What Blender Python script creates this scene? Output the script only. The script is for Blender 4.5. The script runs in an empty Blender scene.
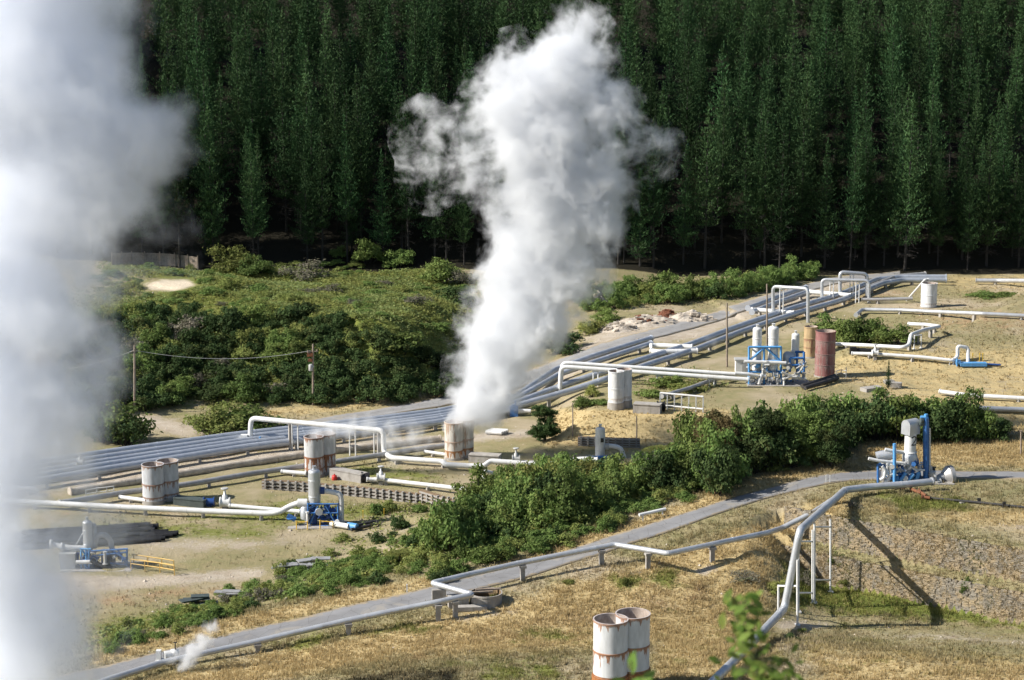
import bpy, math, random
import numpy as np
from mathutils import Vector, Matrix
random.seed(7); RNG = np.random.default_rng(11)
PI = math.pi
scene = bpy.context.scene
COL = scene.collection

# ------------------------------------------------------------------ camera model
CAMZ, PITCH, FPX = 64.0, math.radians(10.8), 1991.0
_a = PI/2 - PITCH
CA, SA = math.cos(_a), math.sin(_a)
def ray(px, py):
    u = (px-512.0)/FPX; v = -(py-340.0)/FPX
    return np.array([u, v*CA + SA, v*SA - CA])
def proj(x, y, z):
    dz = z - CAMZ
    yc = y*CA + dz*SA; zc = -y*SA + dz*CA
    zc = np.minimum(zc, -1e-3)
    return 512.0 + FPX*x/(-zc), 340.0 - FPX*yc/(-zc)
def Pz(px, py, z):
    d = ray(px, py); t = (z-CAMZ)/d[2]
    return np.array([d[0]*t, d[1]*t, z])
def Py(px, py, Y):
    d = ray(px, py); t = Y/d[1]
    return np.array([d[0]*t, Y, CAMZ + d[2]*t])

# ------------------------------------------------------------------ terrain
def sstep(t):
    t = np.clip(t, 0, 1); return t*t*(3-2*t)
class Line:
    """polyline from pixel points (px, py, z, *values); signed distance is positive on its left"""
    def __init__(self, pts):
        self.p = np.array([Pz(*q[:3])[:2] for q in pts]); self.v = np.array([q[3:] for q in pts], float)
    def __call__(self, x, y):
        best = np.full(x.shape, 1e18); sg = np.ones(x.shape); vals = np.zeros(x.shape + (self.v.shape[1],))
        for i in range(len(self.p)-1):
            a, b = self.p[i], self.p[i+1]; e = b-a; L2 = e@e
            t = np.clip(((x-a[0])*e[0] + (y-a[1])*e[1])/L2, 0, 1)
            dx = x-(a[0]+t*e[0]); dy = y-(a[1]+t*e[1]); d = dx*dx+dy*dy
            m = d < best
            best = np.where(m, d, best)
            sg = np.where(m, np.sign(e[0]*(y-a[1]) - e[1]*(x-a[0]) + 1e-12), sg)
            w = self.v[i] + t[..., None]*(self.v[i+1]-self.v[i])
            vals = np.where(m[..., None], w, vals)
        return np.sqrt(best)*sg, vals
CREST = Line([(-300,765,1.5, 1.5,12),(-60,694,2, 2,12),(100,662,2.2, 2.2,12),(250,617,3.2, 3.2,15),(440,572,5, 5,28),(560,541,6.3, 6.3,42),
              (700,497,8.2, 8.2,42),(800,468,9, 9,32),(880,437,9, 9,20),(1010,428,9, 9,18),(1400,424,9, 9,18)])
ROADS = Line([(-300,800,1.5),(-60,718,2),(80,683,2.2),(230,648,3),(440,606,5),(560,577,6.3),(640,556,7.3),(700,534,8.2),(780,503,9),(840,488,9),(900,481,9),(1024,484,9),(1500,490,9)])
WALL = Line([(760,498,9),(835,515,9),(1024,549,9),(1400,617,9)])
PLAT = Line([(470,300,0, 26),(515,360,0, 22),(538,410,0, 10),(541,447,0, 7),(640,447,0, 7),(740,441,0, 7),(900,436,0,8),(1400,425,0, 8)])
TER1 = Line([(760,330,2.5, 0.2),(835,372,2.5, 1),(930,374,2.5, 1),(1100,376,2.5, 1),(1400,380,2.5,1)])
TER2 = Line([(800,300,4.5, .1),(930,326,4.5, 1),(1024,330,4.5, 1),(1400,338,4.5, 1)])
FOOT = Line([(-400,470,0, 8,30),(40,432,0, 8,30),(180,411,0, 8,30),(290,408,0, 8.5,26),(330,407,0, 9.5,22),(400,402,0, 10.5,15),(455,392,0, 10.5,12),(490,360,0, 8,14),(560,322,2, 4.2,26),(640,298,2.5, 4.2,20),(800,276,2.5, 4.6,16),(960,262,4, 5.6,16),(1400,250,4, 6,16)])
def YF(x): return np.interp(x, [-200,-60,0,60,110,300], [378,381,385,388,390,396])
def H(x, y):
    x = np.asarray(x, float); y = np.asarray(y, float)
    d, v = PLAT(x, y); zp = 2.5*sstep(d/v[...,0])
    d, v = TER1(x, y); zp = zp + 2.0*v[...,0]*sstep(d/7)
    d, v = TER2(x, y); zp = zp + 1.5*v[...,0]*sstep(d/18)
    d, v = FOOT(x, y); zm = v[...,0]*sstep(d/v[...,1]*0.9+.02) + np.clip((d-v[...,1])*0.022, 0, 2.5)
    zm = np.where(d > 0, zm, 0) + np.where(d > 3, 0.5*np.sin(x*.19+1)*np.sin(y*.16)*sstep((d-3)/10), 0)
    z = np.maximum(zp, zm)
    dc, v = CREST(x, y)
    fb = np.where(dc > 0, 1-sstep(dc/v[...,1]), 1.0)
    z = z*(1-fb) + v[...,0]*fb
    dr, _ = ROADS(x, y); ds = -dr
    zf = np.interp(x, [-60,-45,-10,30,80], [1.4,1.6,2.9,2.8,2.4]) + 3.2*sstep((179-y)/20) + .18*np.sin(x*.31+.5)*np.sin(y*.27)
    zb = np.where(ds > 0, z*(1-sstep(ds/24)) + zf*sstep(ds/24), z)
    dw, _ = WALL(x, y); dw = -dw
    zw = 9 - 3.2*np.clip(dw/.5, 0, 1) - 0.25*sstep((dw-.5)/2) - 2.75*np.clip((dw-2.6)/.5, 0, 1)
    zw = np.where(dw > 3.1, np.minimum(2.8, zf) + (zf-np.minimum(2.8, zf))*sstep((dw-3.1)/8), zw)
    w = sstep((x-22.5)/10)*np.where(ds > 0, 1, 0)
    z = zb*(1-w) + zw*w
    yf = YF(x)
    z = z + np.clip(y-yf, 0, 400)*0.52*sstep((y-yf+4)/14)
    z = z + .07*np.sin(x*.53+y*.21)*np.sin(y*.47-x*.13)
    return z
def Hs(x, y): return float(H(np.array([x]), np.array([y]))[0])
_T = np.concatenate([np.linspace(120, 330, 420), np.linspace(330.7, 620, 300)])
def hit(px, py, dz=0.0):
    """point on the terrain raised by dz that is seen at this pixel"""
    d = ray(px, py)
    T = _T/d[1]
    f = CAMZ + d[2]*T - H(d[0]*T, d[1]*T) - dz
    i = int(np.argmax(f < 0)); i = max(i, 1)
    a, b = T[i-1], T[i]
    for _ in range(3):
        tt = np.linspace(a, b, 9); ff = CAMZ + d[2]*tt - H(d[0]*tt, d[1]*tt) - dz
        k = max(1, int(np.argmax(ff < 0))); a, b = tt[k-1], tt[k]
    t = (a+b)/2
    return np.array([d[0]*t, d[1]*t, CAMZ + d[2]*t])
def pxm(Y): return FPX/(Y*SA/ (SA*SA+CA*CA))   # rough pixels per metre at depth Y

# ------------------------------------------------------------------ mesh helpers
class MB:
    def __init__(s): s.v = []; s.f = []; s.m = []; s.sm = []
    def add(s, V, F, m=0, smooth=False):
        o = len(s.v); s.v.extend([tuple(map(float, q)) for q in V])
        for f in F: s.f.append(tuple(o+i for i in f)); s.m.append(m); s.sm.append(smooth)
        return s
    def box(s, c, size, rz=0.0, m=0, taper=1.0):
        hx, hy, hz = [q/2 for q in size]; ca, sa = math.cos(rz), math.sin(rz); V = []
        for sz, k in ((-1,1.0),(1,taper)):
            for sx, sy in ((-1,-1),(1,-1),(1,1),(-1,1)):
                X, Y = sx*hx*k, sy*hy*k
                V.append((c[0]+X*ca-Y*sa, c[1]+X*sa+Y*ca, c[2]+sz*hz))
        return s.add(V, [(0,3,2,1),(4,5,6,7),(0,1,5,4),(1,2,6,5),(2,3,7,6),(3,0,4,7)], m)
    def tube(s, pts, r, n=12, m=0, caps=True, r2=None):
        P = [np.array(p, float) for p in pts]; K = len(P)
        T = []
        for i in range(K):
            t = P[min(i+1,K-1)] - P[max(i-1,0)]; T.append(t/(np.linalg.norm(t)+1e-9))
        up = np.array([0,0,1.0]) if abs(T[0][2]) < .9 else np.array([1.0,0,0])
        N = np.cross(up, T[0]); N /= np.linalg.norm(N); V = []
        for i in range(K):
            N = N - T[i]*(N@T[i]); N /= (np.linalg.norm(N)+1e-9); B = np.cross(T[i], N)
            rr = r if r2 is None else r + (r2-r)*i/(K-1)
            for k in range(n):
                a = 2*PI*k/n; V.append(P[i] + rr*(math.cos(a)*N + math.sin(a)*B))
        F = [(i*n+k, i*n+(k+1)%n, (i+1)*n+(k+1)%n, (i+1)*n+k) for i in range(K-1) for k in range(n)]
        s.add(V, F, m, True)
        if caps:
            s.add(V[:n], [tuple(range(n-1,-1,-1))], m); s.add(V[-n:], [tuple(range(n))], m)
        return s
    def lathe(s, c, prof, n=28, m=0, smooth=True, ax=None):
        """prof: (radius, z) upward"""
        V = []; K = len(prof)
        for (r, z) in prof:
            for k in range(n):
                a = 2*PI*k/n; V.append((c[0]+r*math.cos(a), c[1]+r*math.sin(a), c[2]+z))
        F = [(i*n+k, i*n+(k+1)%n, (i+1)*n+(k+1)%n, (i+1)*n+k) for i in range(K-1) for k in range(n)]
        s.add(V, F, m, smooth)
        if prof[-1][0] > 1e-3: s.add(V[-n:], [tuple(range(n))], m)
        return s
    def bar(s, a, b, w, m=0):
        """square bar from a to b"""
        return s.tube([a, b], w*.7071, 4, m)
    def disc(s, c, axis, r, th, m=0, n=20):
        c = np.array(c, float); a = np.array(axis, float); a /= np.linalg.norm(a)
        return s.tube([c-a*th/2, c+a*th/2], r, n, m)
def round_path(pts, rb, seg=5):
    P = [np.array(p, float) for p in pts]; out = [P[0]]
    for i in range(1, len(P)-1):
        a, b, c = P[i-1], P[i], P[i+1]
        u = a-b; w = c-b; lu, lw = np.linalg.norm(u), np.linalg.norm(w)
        k = min(rb, lu*.45, lw*.45)
        p0 = b+u/lu*k; p2 = b+w/lw*k
        for j in range(seg+1):
            t = j/seg; out.append((1-t)**2*p0 + 2*t*(1-t)*b + t*t*p2)
    out.append(P[-1]); return out

def set_smooth(me, flags): me.polygons.foreach_set('use_smooth', np.array(flags, bool))
def np_mesh(name, V, F, mats, mi=None, smooth=False):
    me = bpy.data.meshes.new(name); V = np.asarray(V, np.float32); F = np.asarray(F, np.int32); k = F.shape[1]
    me.vertices.add(len(V)); me.vertices.foreach_set('co', V.ravel())
    me.loops.add(F.size); me.loops.foreach_set('vertex_index', F.ravel())
    me.polygons.add(len(F)); me.polygons.foreach_set('loop_start', np.arange(0, F.size, k, dtype=np.int32))
    if mi is not None: me.polygons.foreach_set('material_index', np.asarray(mi, np.int32))
    me.polygons.foreach_set('use_smooth', np.full(len(F), smooth))
    me.update(calc_edges=True)
    for q in mats: me.materials.append(q)
    return me
def tag(o, label=None, cat=None, group=None, kind=None):
    if label: o['label'] = label
    if cat: o['category'] = cat
    if group: o['group'] = group
    if kind: o['kind'] = kind
    return o
def link(name, me, loc=(0,0,0), parent=None):
    o = bpy.data.objects.new(name, me); COL.objects.link(o); o.location = loc
    if parent is not None: o.parent = parent
    return o
def build(name, mb, mats, parent=None, base=None):
    """mesh object from world-space geometry; local origin at base (or at the parent thing's base)"""
    if not isinstance(mats, (list, tuple)): mats = [mats]
    if base is None: base = parent['_b'] if parent is not None else (0,0,0)
    b = np.array(list(base), float)
    me = bpy.data.meshes.new(name)
    me.from_pydata([tuple(np.array(q)-b) for q in mb.v], [], mb.f)
    me.polygons.foreach_set('material_index', mb.m); set_smooth(me, mb.sm)
    for q in mats: me.materials.append(q)
    o = bpy.data.objects.new(name, me); COL.objects.link(o)
    if parent is not None:
        o.parent = parent
        pb = np.array(list(parent['_b']), float); o.location = tuple(b-pb)
        o['_b'] = [float(q) for q in b]
    else:
        o.location = tuple(b); o['_b'] = [float(q) for q in b]
    return o
def thing(name, label, cat, loc, group=None):
    o = bpy.data.objects.new(name, None); COL.objects.link(o)
    o.location = tuple(float(q) for q in loc); o.empty_display_size = .5
    o['_b'] = [float(q) for q in loc]
    return tag(o, label, cat, group)
def single(name, mb, mats, label, cat, base, group=None):
    return tag(build(name, mb, mats, None, base), label, cat, group)

# ------------------------------------------------------------------ materials
def newmat(name):
    m = bpy.data.materials.new(name); m.use_nodes = True; nt = m.node_tree
    return m, nt, nt.nodes['Principled BSDF']
def nd(nt, typ, **kw):
    n = nt.nodes.new(typ)
    for k, v in kw.items():
        if k.startswith('i_'): n.inputs[k[2:].replace('_', ' ')].default_value = v
        else: setattr(n, k, v)
    return n
def noise(nt, vec, scale, detail=4, rough=.55, dist=0):
    n = nd(nt, 'ShaderNodeTexNoise'); n.inputs['Scale'].default_value = scale; n.inputs['Detail'].default_value = detail
    n.inputs['Roughness'].default_value = rough; n.inputs['Distortion'].default_value = dist
    if vec is not None: nt.links.new(vec, n.inputs['Vector'])
    return n.outputs['Fac']
def mrange(nt, val, a, b, c=0., d=1., smooth=True):
    n = nd(nt, 'ShaderNodeMapRange'); n.interpolation_type = 'SMOOTHSTEP' if smooth else 'LINEAR'
    nt.links.new(val, n.inputs['Value'])
    for k, q in zip(('From Min','From Max','To Min','To Max'), (a,b,c,d)): n.inputs[k].default_value = q
    return n.outputs['Result']
def math_(nt, op, a, b=None, c=None):
    n = nd(nt, 'ShaderNodeMath', operation=op)
    for i, q in enumerate((a, b, c)):
        if q is None: continue
        if isinstance(q, (int, float)): n.inputs[i].default_value = q
        else: nt.links.new(q, n.inputs[i])
    return n.outputs[0]
def mixc(nt, fac, a, b, blend='MIX'):
    n = nd(nt, 'ShaderNodeMix', data_type='RGBA', blend_type=blend)
    for i, q in ((0, fac), (6, a), (7, b)):
        if isinstance(q, (int, float)): n.inputs[i].default_value = q
        elif isinstance(q, tuple): n.inputs[i].default_value = q + (1,) if len(q) == 3 else q
        else: nt.links.new(q, n.inputs[i])
    return n.outputs[2]
def scalev(nt, vec, s):
    n = nd(nt, 'ShaderNodeVectorMath', operation='MULTIPLY'); nt.links.new(vec, n.inputs[0]); n.inputs[1].default_value = s
    return n.outputs[0]
def bump(nt, bsdf, h, strength=.3, dist=.05):
    b = nd(nt, 'ShaderNodeBump'); b.inputs['Strength'].default_value = strength; b.inputs['Distance'].default_value = dist
    nt.links.new(h, b.inputs['Height']); nt.links.new(b.outputs[0], bsdf.inputs['Normal'])
def simple(name, c1, c2, scale=1.5, rough=.6, metal=0., bumps=.0, dirt=None, dirt_amt=.5, spec=.4):
    m, nt, b = newmat(name)
    co = nd(nt, 'ShaderNodeTexCoord').outputs['Object']
    f = noise(nt, co, scale, 5, .6)
    c = mixc(nt, mrange(nt, f, .3, .7), c1, c2)
    if dirt:
        f2 = noise(nt, scalev(nt, co, (2.2, 2.2, .5)), 1.3, 5, .65)
        c = mixc(nt, mrange(nt, f2, .52, .75, 0, dirt_amt), c, dirt)
    nt.links.new(c, b.inputs['Base Color'])
    b.inputs['Roughness'].default_value = rough; b.inputs['Metallic'].default_value = metal
    b.inputs['Specular IOR Level'].default_value = spec
    if bumps: bump(nt, b, noise(nt, co, scale*8, 4), bumps, .03)
    return m
M_ALU = simple('aluminium_cladding', (.54,.56,.58), (.44,.45,.47), .8, .45, .5, .05, (.34,.31,.28), .45, .5)
M_ALUD = simple('dull_steel_cladding', (.42,.42,.42), (.32,.31,.30), .8, .5, .35, .05, (.22,.19,.16), .6)
M_MAIN = simple('silver_main_cladding', (.46,.49,.54), (.37,.40,.45), .8, .42, .4, .03, (.40,.37,.33), .4, .5)
M_WHITE = simple('white_paint', (.68,.68,.67), (.58,.58,.57), .9, .45, 0, .03, (.45,.40,.33), .5)
M_GREY = simple('grey_paint', (.42,.42,.41), (.34,.34,.33), 1.1, .6, 0, .05, (.25,.22,.18), .5)
M_BLUE = simple('blue_paint', (.045,.17,.43), (.035,.12,.33), 2.4, .5, 0, .03, (.15,.14,.15), .7)
M_NAVY = simple('navy_paint', (.02,.07,.24), (.02,.05,.17), 1.4, .45, 0, .03)
M_LBLUE = simple('light_blue_paint', (.10,.33,.64), (.08,.25,.52), 2.4, .5, 0, .03, (.22,.22,.24), .6)
M_CONC = simple('concrete', (.36,.34,.31), (.27,.25,.23), 1.2, .9, 0, .3, (.18,.16,.13), .7)
M_WOOD = simple('weathered_wood', (.30,.24,.19), (.20,.16,.12), 2.0, .85, 0, .2)
M_DARK = simple('dark_steel', (.035,.035,.037), (.06,.055,.05), 1.5, .6, .2, .1)
M_BLACK = simple('black_pipe', (.008,.008,.009), (.016,.016,.017), 1.5, .6, 0, .03)
M_RUST = simple('rusted_steel', (.22,.085,.035), (.11,.045,.025), 2.5, .85, 0, .2)
M_YEL = simple('yellow_paint', (.72,.46,.05), (.62,.38,.05), 1.5, .5)
M_RED = simple('red_paint', (.55,.04,.03), (.4,.03,.03), 1.5, .5)
M_INK = simple('black_paint', (.02,.02,.02), (.03,.03,.03), 1.5, .6)
M_ROCKW = simple('pale_rock', (.54,.48,.40), (.33,.28,.225), .9, .95, 0, .6, (.20,.15,.11), .75)
M_ROCKR = simple('red_earth', (.20,.07,.035), (.11,.05,.03), .9, .95, 0, .5)
def stained(name, base, rust, bands, hgt, rust_all=.25, base2=None):
    """painted drum with rust running down from its weld seams; bands are heights as a share of hgt"""
    m, nt, b = newmat(name)
    co = nd(nt, 'ShaderNodeTexCoord').outputs['Object']
    sep = nd(nt, 'ShaderNodeSeparateXYZ'); nt.links.new(co, sep.inputs[0]); z = math_(nt, 'DIVIDE', sep.outputs[2], hgt)
    st = noise(nt, scalev(nt, co, (1, 1, .12)), 3.2, 5, .65)
    st2 = noise(nt, scalev(nt, co, (1, 1, .5)), 1.1, 5, .6)
    tot = mrange(nt, st2, .62, .8, 0, rust_all)
    for (zc, dn, amt) in bands:
        up = mrange(nt, z, zc, zc+.012, 1, 0)
        sx = mrange(nt, st, .38, .70); dnv = mrange(nt, math_(nt, 'ADD', z, math_(nt, 'MULTIPLY', math_(nt, 'MULTIPLY', sx, sx), dn)), zc-.055, zc-.01, 0, 1)
        f = math_(nt, 'MULTIPLY', math_(nt, 'MULTIPLY', up, dnv), amt)
        tot = math_(nt, 'MAXIMUM', tot, f)
    c0 = mixc(nt, mrange(nt, noise(nt, scalev(nt, co, (1,1,.25)), 2.0, 4), .3, .75), base, base2 or tuple(q*.72 for q in base))
    rc = mixc(nt, mrange(nt, noise(nt, co, 5, 4), .3, .7), rust, tuple(q*.5 for q in rust))
    c = mixc(nt, tot, c0, rc)
    nt.links.new(c, b.inputs['Base Color']); b.inputs['Roughness'].default_value = .6
    bump(nt, b, noise(nt, co, 3, 3), .08, .05)
    return m
# ------------------------------------------------------------------ land cover
def softpoly(px, py, poly, fe):
    P = np.array(poly, float); n = len(P); inside = np.zeros(px.shape, bool); d2 = np.full(px.shape, 1e18)
    for i in range(n):
        a, b = P[i], P[(i+1) % n]; e = b-a
        t = np.clip(((px-a[0])*e[0]+(py-a[1])*e[1])/(e@e+1e-9), 0, 1)
        d2 = np.minimum(d2, (px-a[0]-t*e[0])**2 + ((py-a[1]-t*e[1])*1.6)**2)
        c = ((a[1] > py) != (b[1] > py)) & (px < (b[0]-a[0])*(py-a[1])/(b[1]-a[1]+1e-12) + a[0])
        inside ^= c
    d = np.sqrt(d2)*np.where(inside, 1, -1)
    return np.clip(d/fe*.5+.5, 0, 1)
# channel: 0 bare gravel, 1 green, 2 golden, 3 sand, 4 forest floor, 5 orange
COVER = [
 # plain, left
 (0, 1.0, 8, [(-20,570),(120,577),(180,574),(262,568),(262,577),(180,584),(100,590),(-20,600)]),
 (0, .7, 12, [(120,540),(200,535),(300,540),(260,552),(160,555)]),
 (0, .6, 12, [(330,528),(470,520),(460,534),(360,540)]),
 (0, .5, 14, [(60,565),(130,562),(180,570),(100,578)]),
 (5, .55, 14, [(60,588),(250,575),(240,598),(100,618)]),
 (5, .40, 8, [(270,488),(430,484),(470,494),(300,484)]),
 (5, .6, 8, [(50,517),(300,517),(300,512),(50,508)]),
 (5, .5, 10, [(390,466),(560,470),(580,486),(480,488)]),
 (1, .9, 12, [(330,475),(440,480),(430,472),(340,466)]),
 (1, .9, 16, [(180,520),(300,525),(440,512),(300,500)]),
 (1, .9, 16, [(100,522),(280,530),(260,540),(110,536)]),
 # dusty strip beside the pipes
 (0, .9, 6, [(60,490),(130,482),(230,466),(330,452),(440,446),(530,437),(530,428),(440,436),(330,442),(230,455),(130,470),(60,478)]),
 (5, .7, 6, [(60,482),(230,458),(440,432),(440,426),(230,449),(60,472)]),
 (2, .7, 8, [(280,402),(400,396),(455,388),(455,402),(330,416),(230,424)]),
 (0, .8, 8, [(120,425),(150,428),(180,440),(230,434),(200,425),(160,415),(140,412)]),
 (0, .9, 8, [(455,395),(560,362),(600,332),(640,322),(700,318),(760,300),(800,290),(850,276),(870,278),(800,306),(730,325),(700,340),(640,345),(560,384),(455,420)]),
 (0, .7, 10, [(550,345),(620,318),(700,318),(690,335),(620,345)]),
 (5, .55, 8, [(590,380),(660,352),(690,352),(640,372)]),
 (5, .6, 10, [(770,305),(840,292),(900,285),(930,292),(850,310),(780,330)]),
 # platform bank
 (2, .85, 6, [(545,408),(730,408),(738,444),(640,448),(545,447)]),
 (5, .5, 8, [(500,446),(600,450),(580,438),(500,430)]),
 (1, .5, 10, [(640,378),(690,372),(740,380),(720,392),(640,400)]),
 # right field
 (2, .55, 14, [(840,340),(1060,335),(1060,440),(960,445),(860,395),(790,395)]),
 (5, .5, 16, [(880,300),(1060,300),(1060,345),(920,335)]),
 (0, .45, 10, [(840,395),(900,388),(1060,395),(1060,402),(930,400),(850,402)]),
 (2, .6, 12, [(880,322),(1060,328),(1060,338),(900,332)]),
 (0, .35, 10, [(880,280),(1060,270),(1060,276),(940,285)]),
 (2, .5, 12, [(880,265),(1060,262),(1060,300),(950,300)]),
 # mound
 (1, .75, 16, [(60,300),(200,275),(300,270),(450,285),(470,370),(420,400),(200,410),(60,400)]),
 (1, .9, 14, [(110,270),(260,258),(420,255),(470,285),(460,330),(350,300),(200,290)]),
 (2, .9, 8, [(260,252),(330,250),(400,262),(430,272),(330,266),(265,262)]),
 (2, .6, 12, [(380,262),(440,282),(420,286),(360,272)]),
 (5, 1.0, 8, [(140,298),(250,300),(300,318),(240,322),(150,306)]),
 (2, .7, 10, [(380,310),(440,330),(435,336),(390,322)]),
 (3, 1.0, 5, [(146,284),(160,280),(188,280),(195,285),(175,291),(150,290)]),
 (3, .9, 5, [(186,263),(205,260),(221,264),(215,271),(195,269)]),
 (0, .5, 10, [(90,262),(190,256),(190,268),(100,275)]),
 (1, .6, 10, [(580,290),(800,272),(800,290),(700,305),(620,310)]),
 (2, .5, 10, [(640,308),(720,300),(800,285),(790,278),(700,292)]),
 # bank and verges
 (1, .7, 12, [(90,650),(250,612),(400,575),(440,560),(560,540),(700,495),(700,460),(560,480),(440,525),(340,570),(240,592),(90,620)]),
 (2, .8, 8, [(80,672),(250,630),(440,590),(440,572),(250,612),(100,652)]),
 (2, .9, 8, [(440,590),(560,556),(650,530),(740,498),(860,462),(840,455),(760,478),(690,500),(560,545)]),
 (2, .8, 10, [(830,470),(870,440),(1060,432),(1060,470),(930,468)]),
 (1, .35, 14, [(940,445),(1060,440),(1060,462),(960,460)]),
 # foreground
 (2, .85, 14, [(100,690),(250,656),(440,614),(560,584),(640,562),(720,535),(800,505),(850,492),(850,520),(780,560),(760,640),(600,650),(400,660),(240,690)]),
 (5, .45, 22, [(250,690),(450,625),(620,585),(720,560),(740,620),(600,640),(480,660),(380,700)]),
 (1, .33, 40, [(120,690),(440,615),(620,570),(780,560),(1060,610),(1060,720),(120,720)]),
 (1, .33, 40, [(-40,515),(480,515),(480,560),(-40,620)]),
 (0, .33, 40, [(-40,500),(480,500),(480,580),(-40,600)]),
 (1, .8, 10, [(360,636),(400,622),(445,628),(420,634)]),
 (1, .8, 12, [(270,645),(330,632),(350,638),(300,652)]),
 (1, .75, 12, [(600,575),(680,568),(690,588),(620,590)]),
 (1, .75, 14, [(510,628),(560,628),(600,645),(520,640)]),
 (1, .6, 16, [(430,660),(560,650),(590,690),(480,690)]),
 (2, .8, 16, [(650,620),(780,640),(780,700),(650,700)]),
 (1, .85, 12, [(780,560),(830,578),(900,590),(1060,610),(1060,632),(900,620),(790,610)]),
 (1, .8, 10, [(870,492),(960,495),(980,512),(900,515)]),
 (2, .6, 12, [(850,500),(1060,500),(1060,545),(860,518)]),
 (0, .5, 10, [(860,630),(940,625),(1060,638),(1060,656),(950,648),(880,644)]),
 (0, .8, 6, [(690,572),(712,563),(722,568),(705,577)]),
 (0, .6, 8, [(440,618),(480,610),(520,606),(515,616),(460,624)]),
 (0, .8, 8, [(770,622),(800,618),(835,624),(820,630),(780,632)]),
 (0, .6, 8, [(970,525),(1060,520),(1060,535),(980,532)]),
 (2, .75, 20, [(800,640),(1060,660),(1060,720),(800,720)]),
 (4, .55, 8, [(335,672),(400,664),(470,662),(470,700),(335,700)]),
]
def cover(x, y, z):
    px, py = proj(x, y, z)
    C = np.zeros(x.shape + (6,))
    for ch, val, fe, poly in COVER:
        C[..., ch] = np.maximum(C[..., ch], val*softpoly(px, py, poly, fe*2))
    # forest floor by depth as well, so it holds outside the picture
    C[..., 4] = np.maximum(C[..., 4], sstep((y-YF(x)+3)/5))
    return C
def set_cover(me, C):
    n = len(me.vertices)
    for nm, sl in (('cover_a', C[:, :3]), ('cover_b', C[:, 3:])):
        at = me.attributes.new(nm, 'FLOAT_COLOR', 'POINT')
        at.data.foreach_set('color', np.concatenate([sl, np.ones((n,1))], 1).astype(np.float32).ravel())

def cover_group():
    g = bpy.data.node_groups.new('land_cover', 'ShaderNodeTree')
    g.interface.new_socket('Color', in_out='OUTPUT', socket_type='NodeSocketColor')
    g.interface.new_socket('Height', in_out='OUTPUT', socket_type='NodeSocketFloat')
    out = nd(g, 'NodeGroupOutput')
    P = nd(g, 'ShaderNodeNewGeometry').outputs['Position']
    n_big = noise(g, P, .09, 4, .6); n_mid = noise(g, P, .45, 5, .65); n_fin = noise(g, P, 2.6, 5, .7); n_vf = noise(g, P, 9, 3, .7)
    A = nd(g, 'ShaderNodeSeparateColor'); B = nd(g, 'ShaderNodeSeparateColor')
    for s, nm in ((A, 'cover_a'), (B, 'cover_b')):
        at = nd(g, 'ShaderNodeAttribute', attribute_name=nm); g.links.new(at.outputs['Color'], s.inputs[0])
    mixn = math_(g, 'ADD', math_(g, 'MULTIPLY', n_mid, .6), math_(g, 'MULTIPLY', n_fin, .4))
    def mask(sock, amt=1.5, lo=.35, hi=.62):
        # edge of a patch broken up by noise
        t = math_(g, 'ADD', math_(g, 'MULTIPLY', math_(g, 'SUBTRACT', mixn, .5), amt), sock)
        k = mrange(g, t, lo, hi)
        return math_(g, 'MULTIPLY', k, mrange(g, sock, 0.0, .25))
    base = mixc(g, mrange(g, n_mid, .3, .7), (.30,.25,.14), (.215,.20,.097))
    base = mixc(g, mrange(g, n_big, .45, .7), base, (.38,.315,.215))
    c = base
    gold = mixc(g, mrange(g, n_fin, .3, .7), (.52,.405,.215), (.395,.305,.15))
    c = mixc(g, mask(A.outputs[2]), c, gold)
    orange = mixc(g, mrange(g, n_fin, .3, .7), (.39,.28,.165), (.29,.20,.115))
    c = mixc(g, mask(B.outputs[2]), c, orange)
    green = mixc(g, mrange(g, n_mid, .35, .7), (.12,.15,.032), (.20,.205,.055))
    c = mixc(g, mask(A.outputs[1]), c, green)
    bare = mixc(g, mrange(g, n_mid, .3, .75), (.47,.41,.335), (.34,.28,.205))
    c = mixc(g, mask(A.outputs[0]), c, bare)
    sand = mixc(g, mrange(g, n_fin, .3, .75), (.62,.54,.42), (.48,.40,.29))
    c = mixc(g, mask(B.outputs[0], .8), c, sand)
    # speckle of straw, stones and small holes
    c = mixc(g, mrange(g, n_vf, .55, .72, 0, .55), c, mixc(g, .3, c, (0.03,.024,.012)))
    c = mixc(g, mrange(g, n_fin, .6, .75, 0, .35), c, (.46,.36,.22), 'MIX')
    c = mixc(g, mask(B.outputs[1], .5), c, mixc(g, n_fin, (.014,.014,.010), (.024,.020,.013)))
    g.links.new(c, out.inputs['Color'])
    g.links.new(math_(g, 'ADD', n_fin, math_(g, 'MULTIPLY', n_vf, .35)), out.inputs['Height'])
    return g
COVER_G = cover_group()
def ground_mat():
    m, nt, b = newmat('ground_cover')
    gn = nd(nt, 'ShaderNodeGroup'); gn.node_tree = COVER_G
    nt.links.new(gn.outputs[0], b.inputs['Base Color']); b.inputs['Roughness'].default_value = .95; b.inputs['Specular IOR Level'].default_value = .1
    bump(nt, b, gn.outputs[1], .9, .18)
    return m
M_GROUND = ground_mat()
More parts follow.
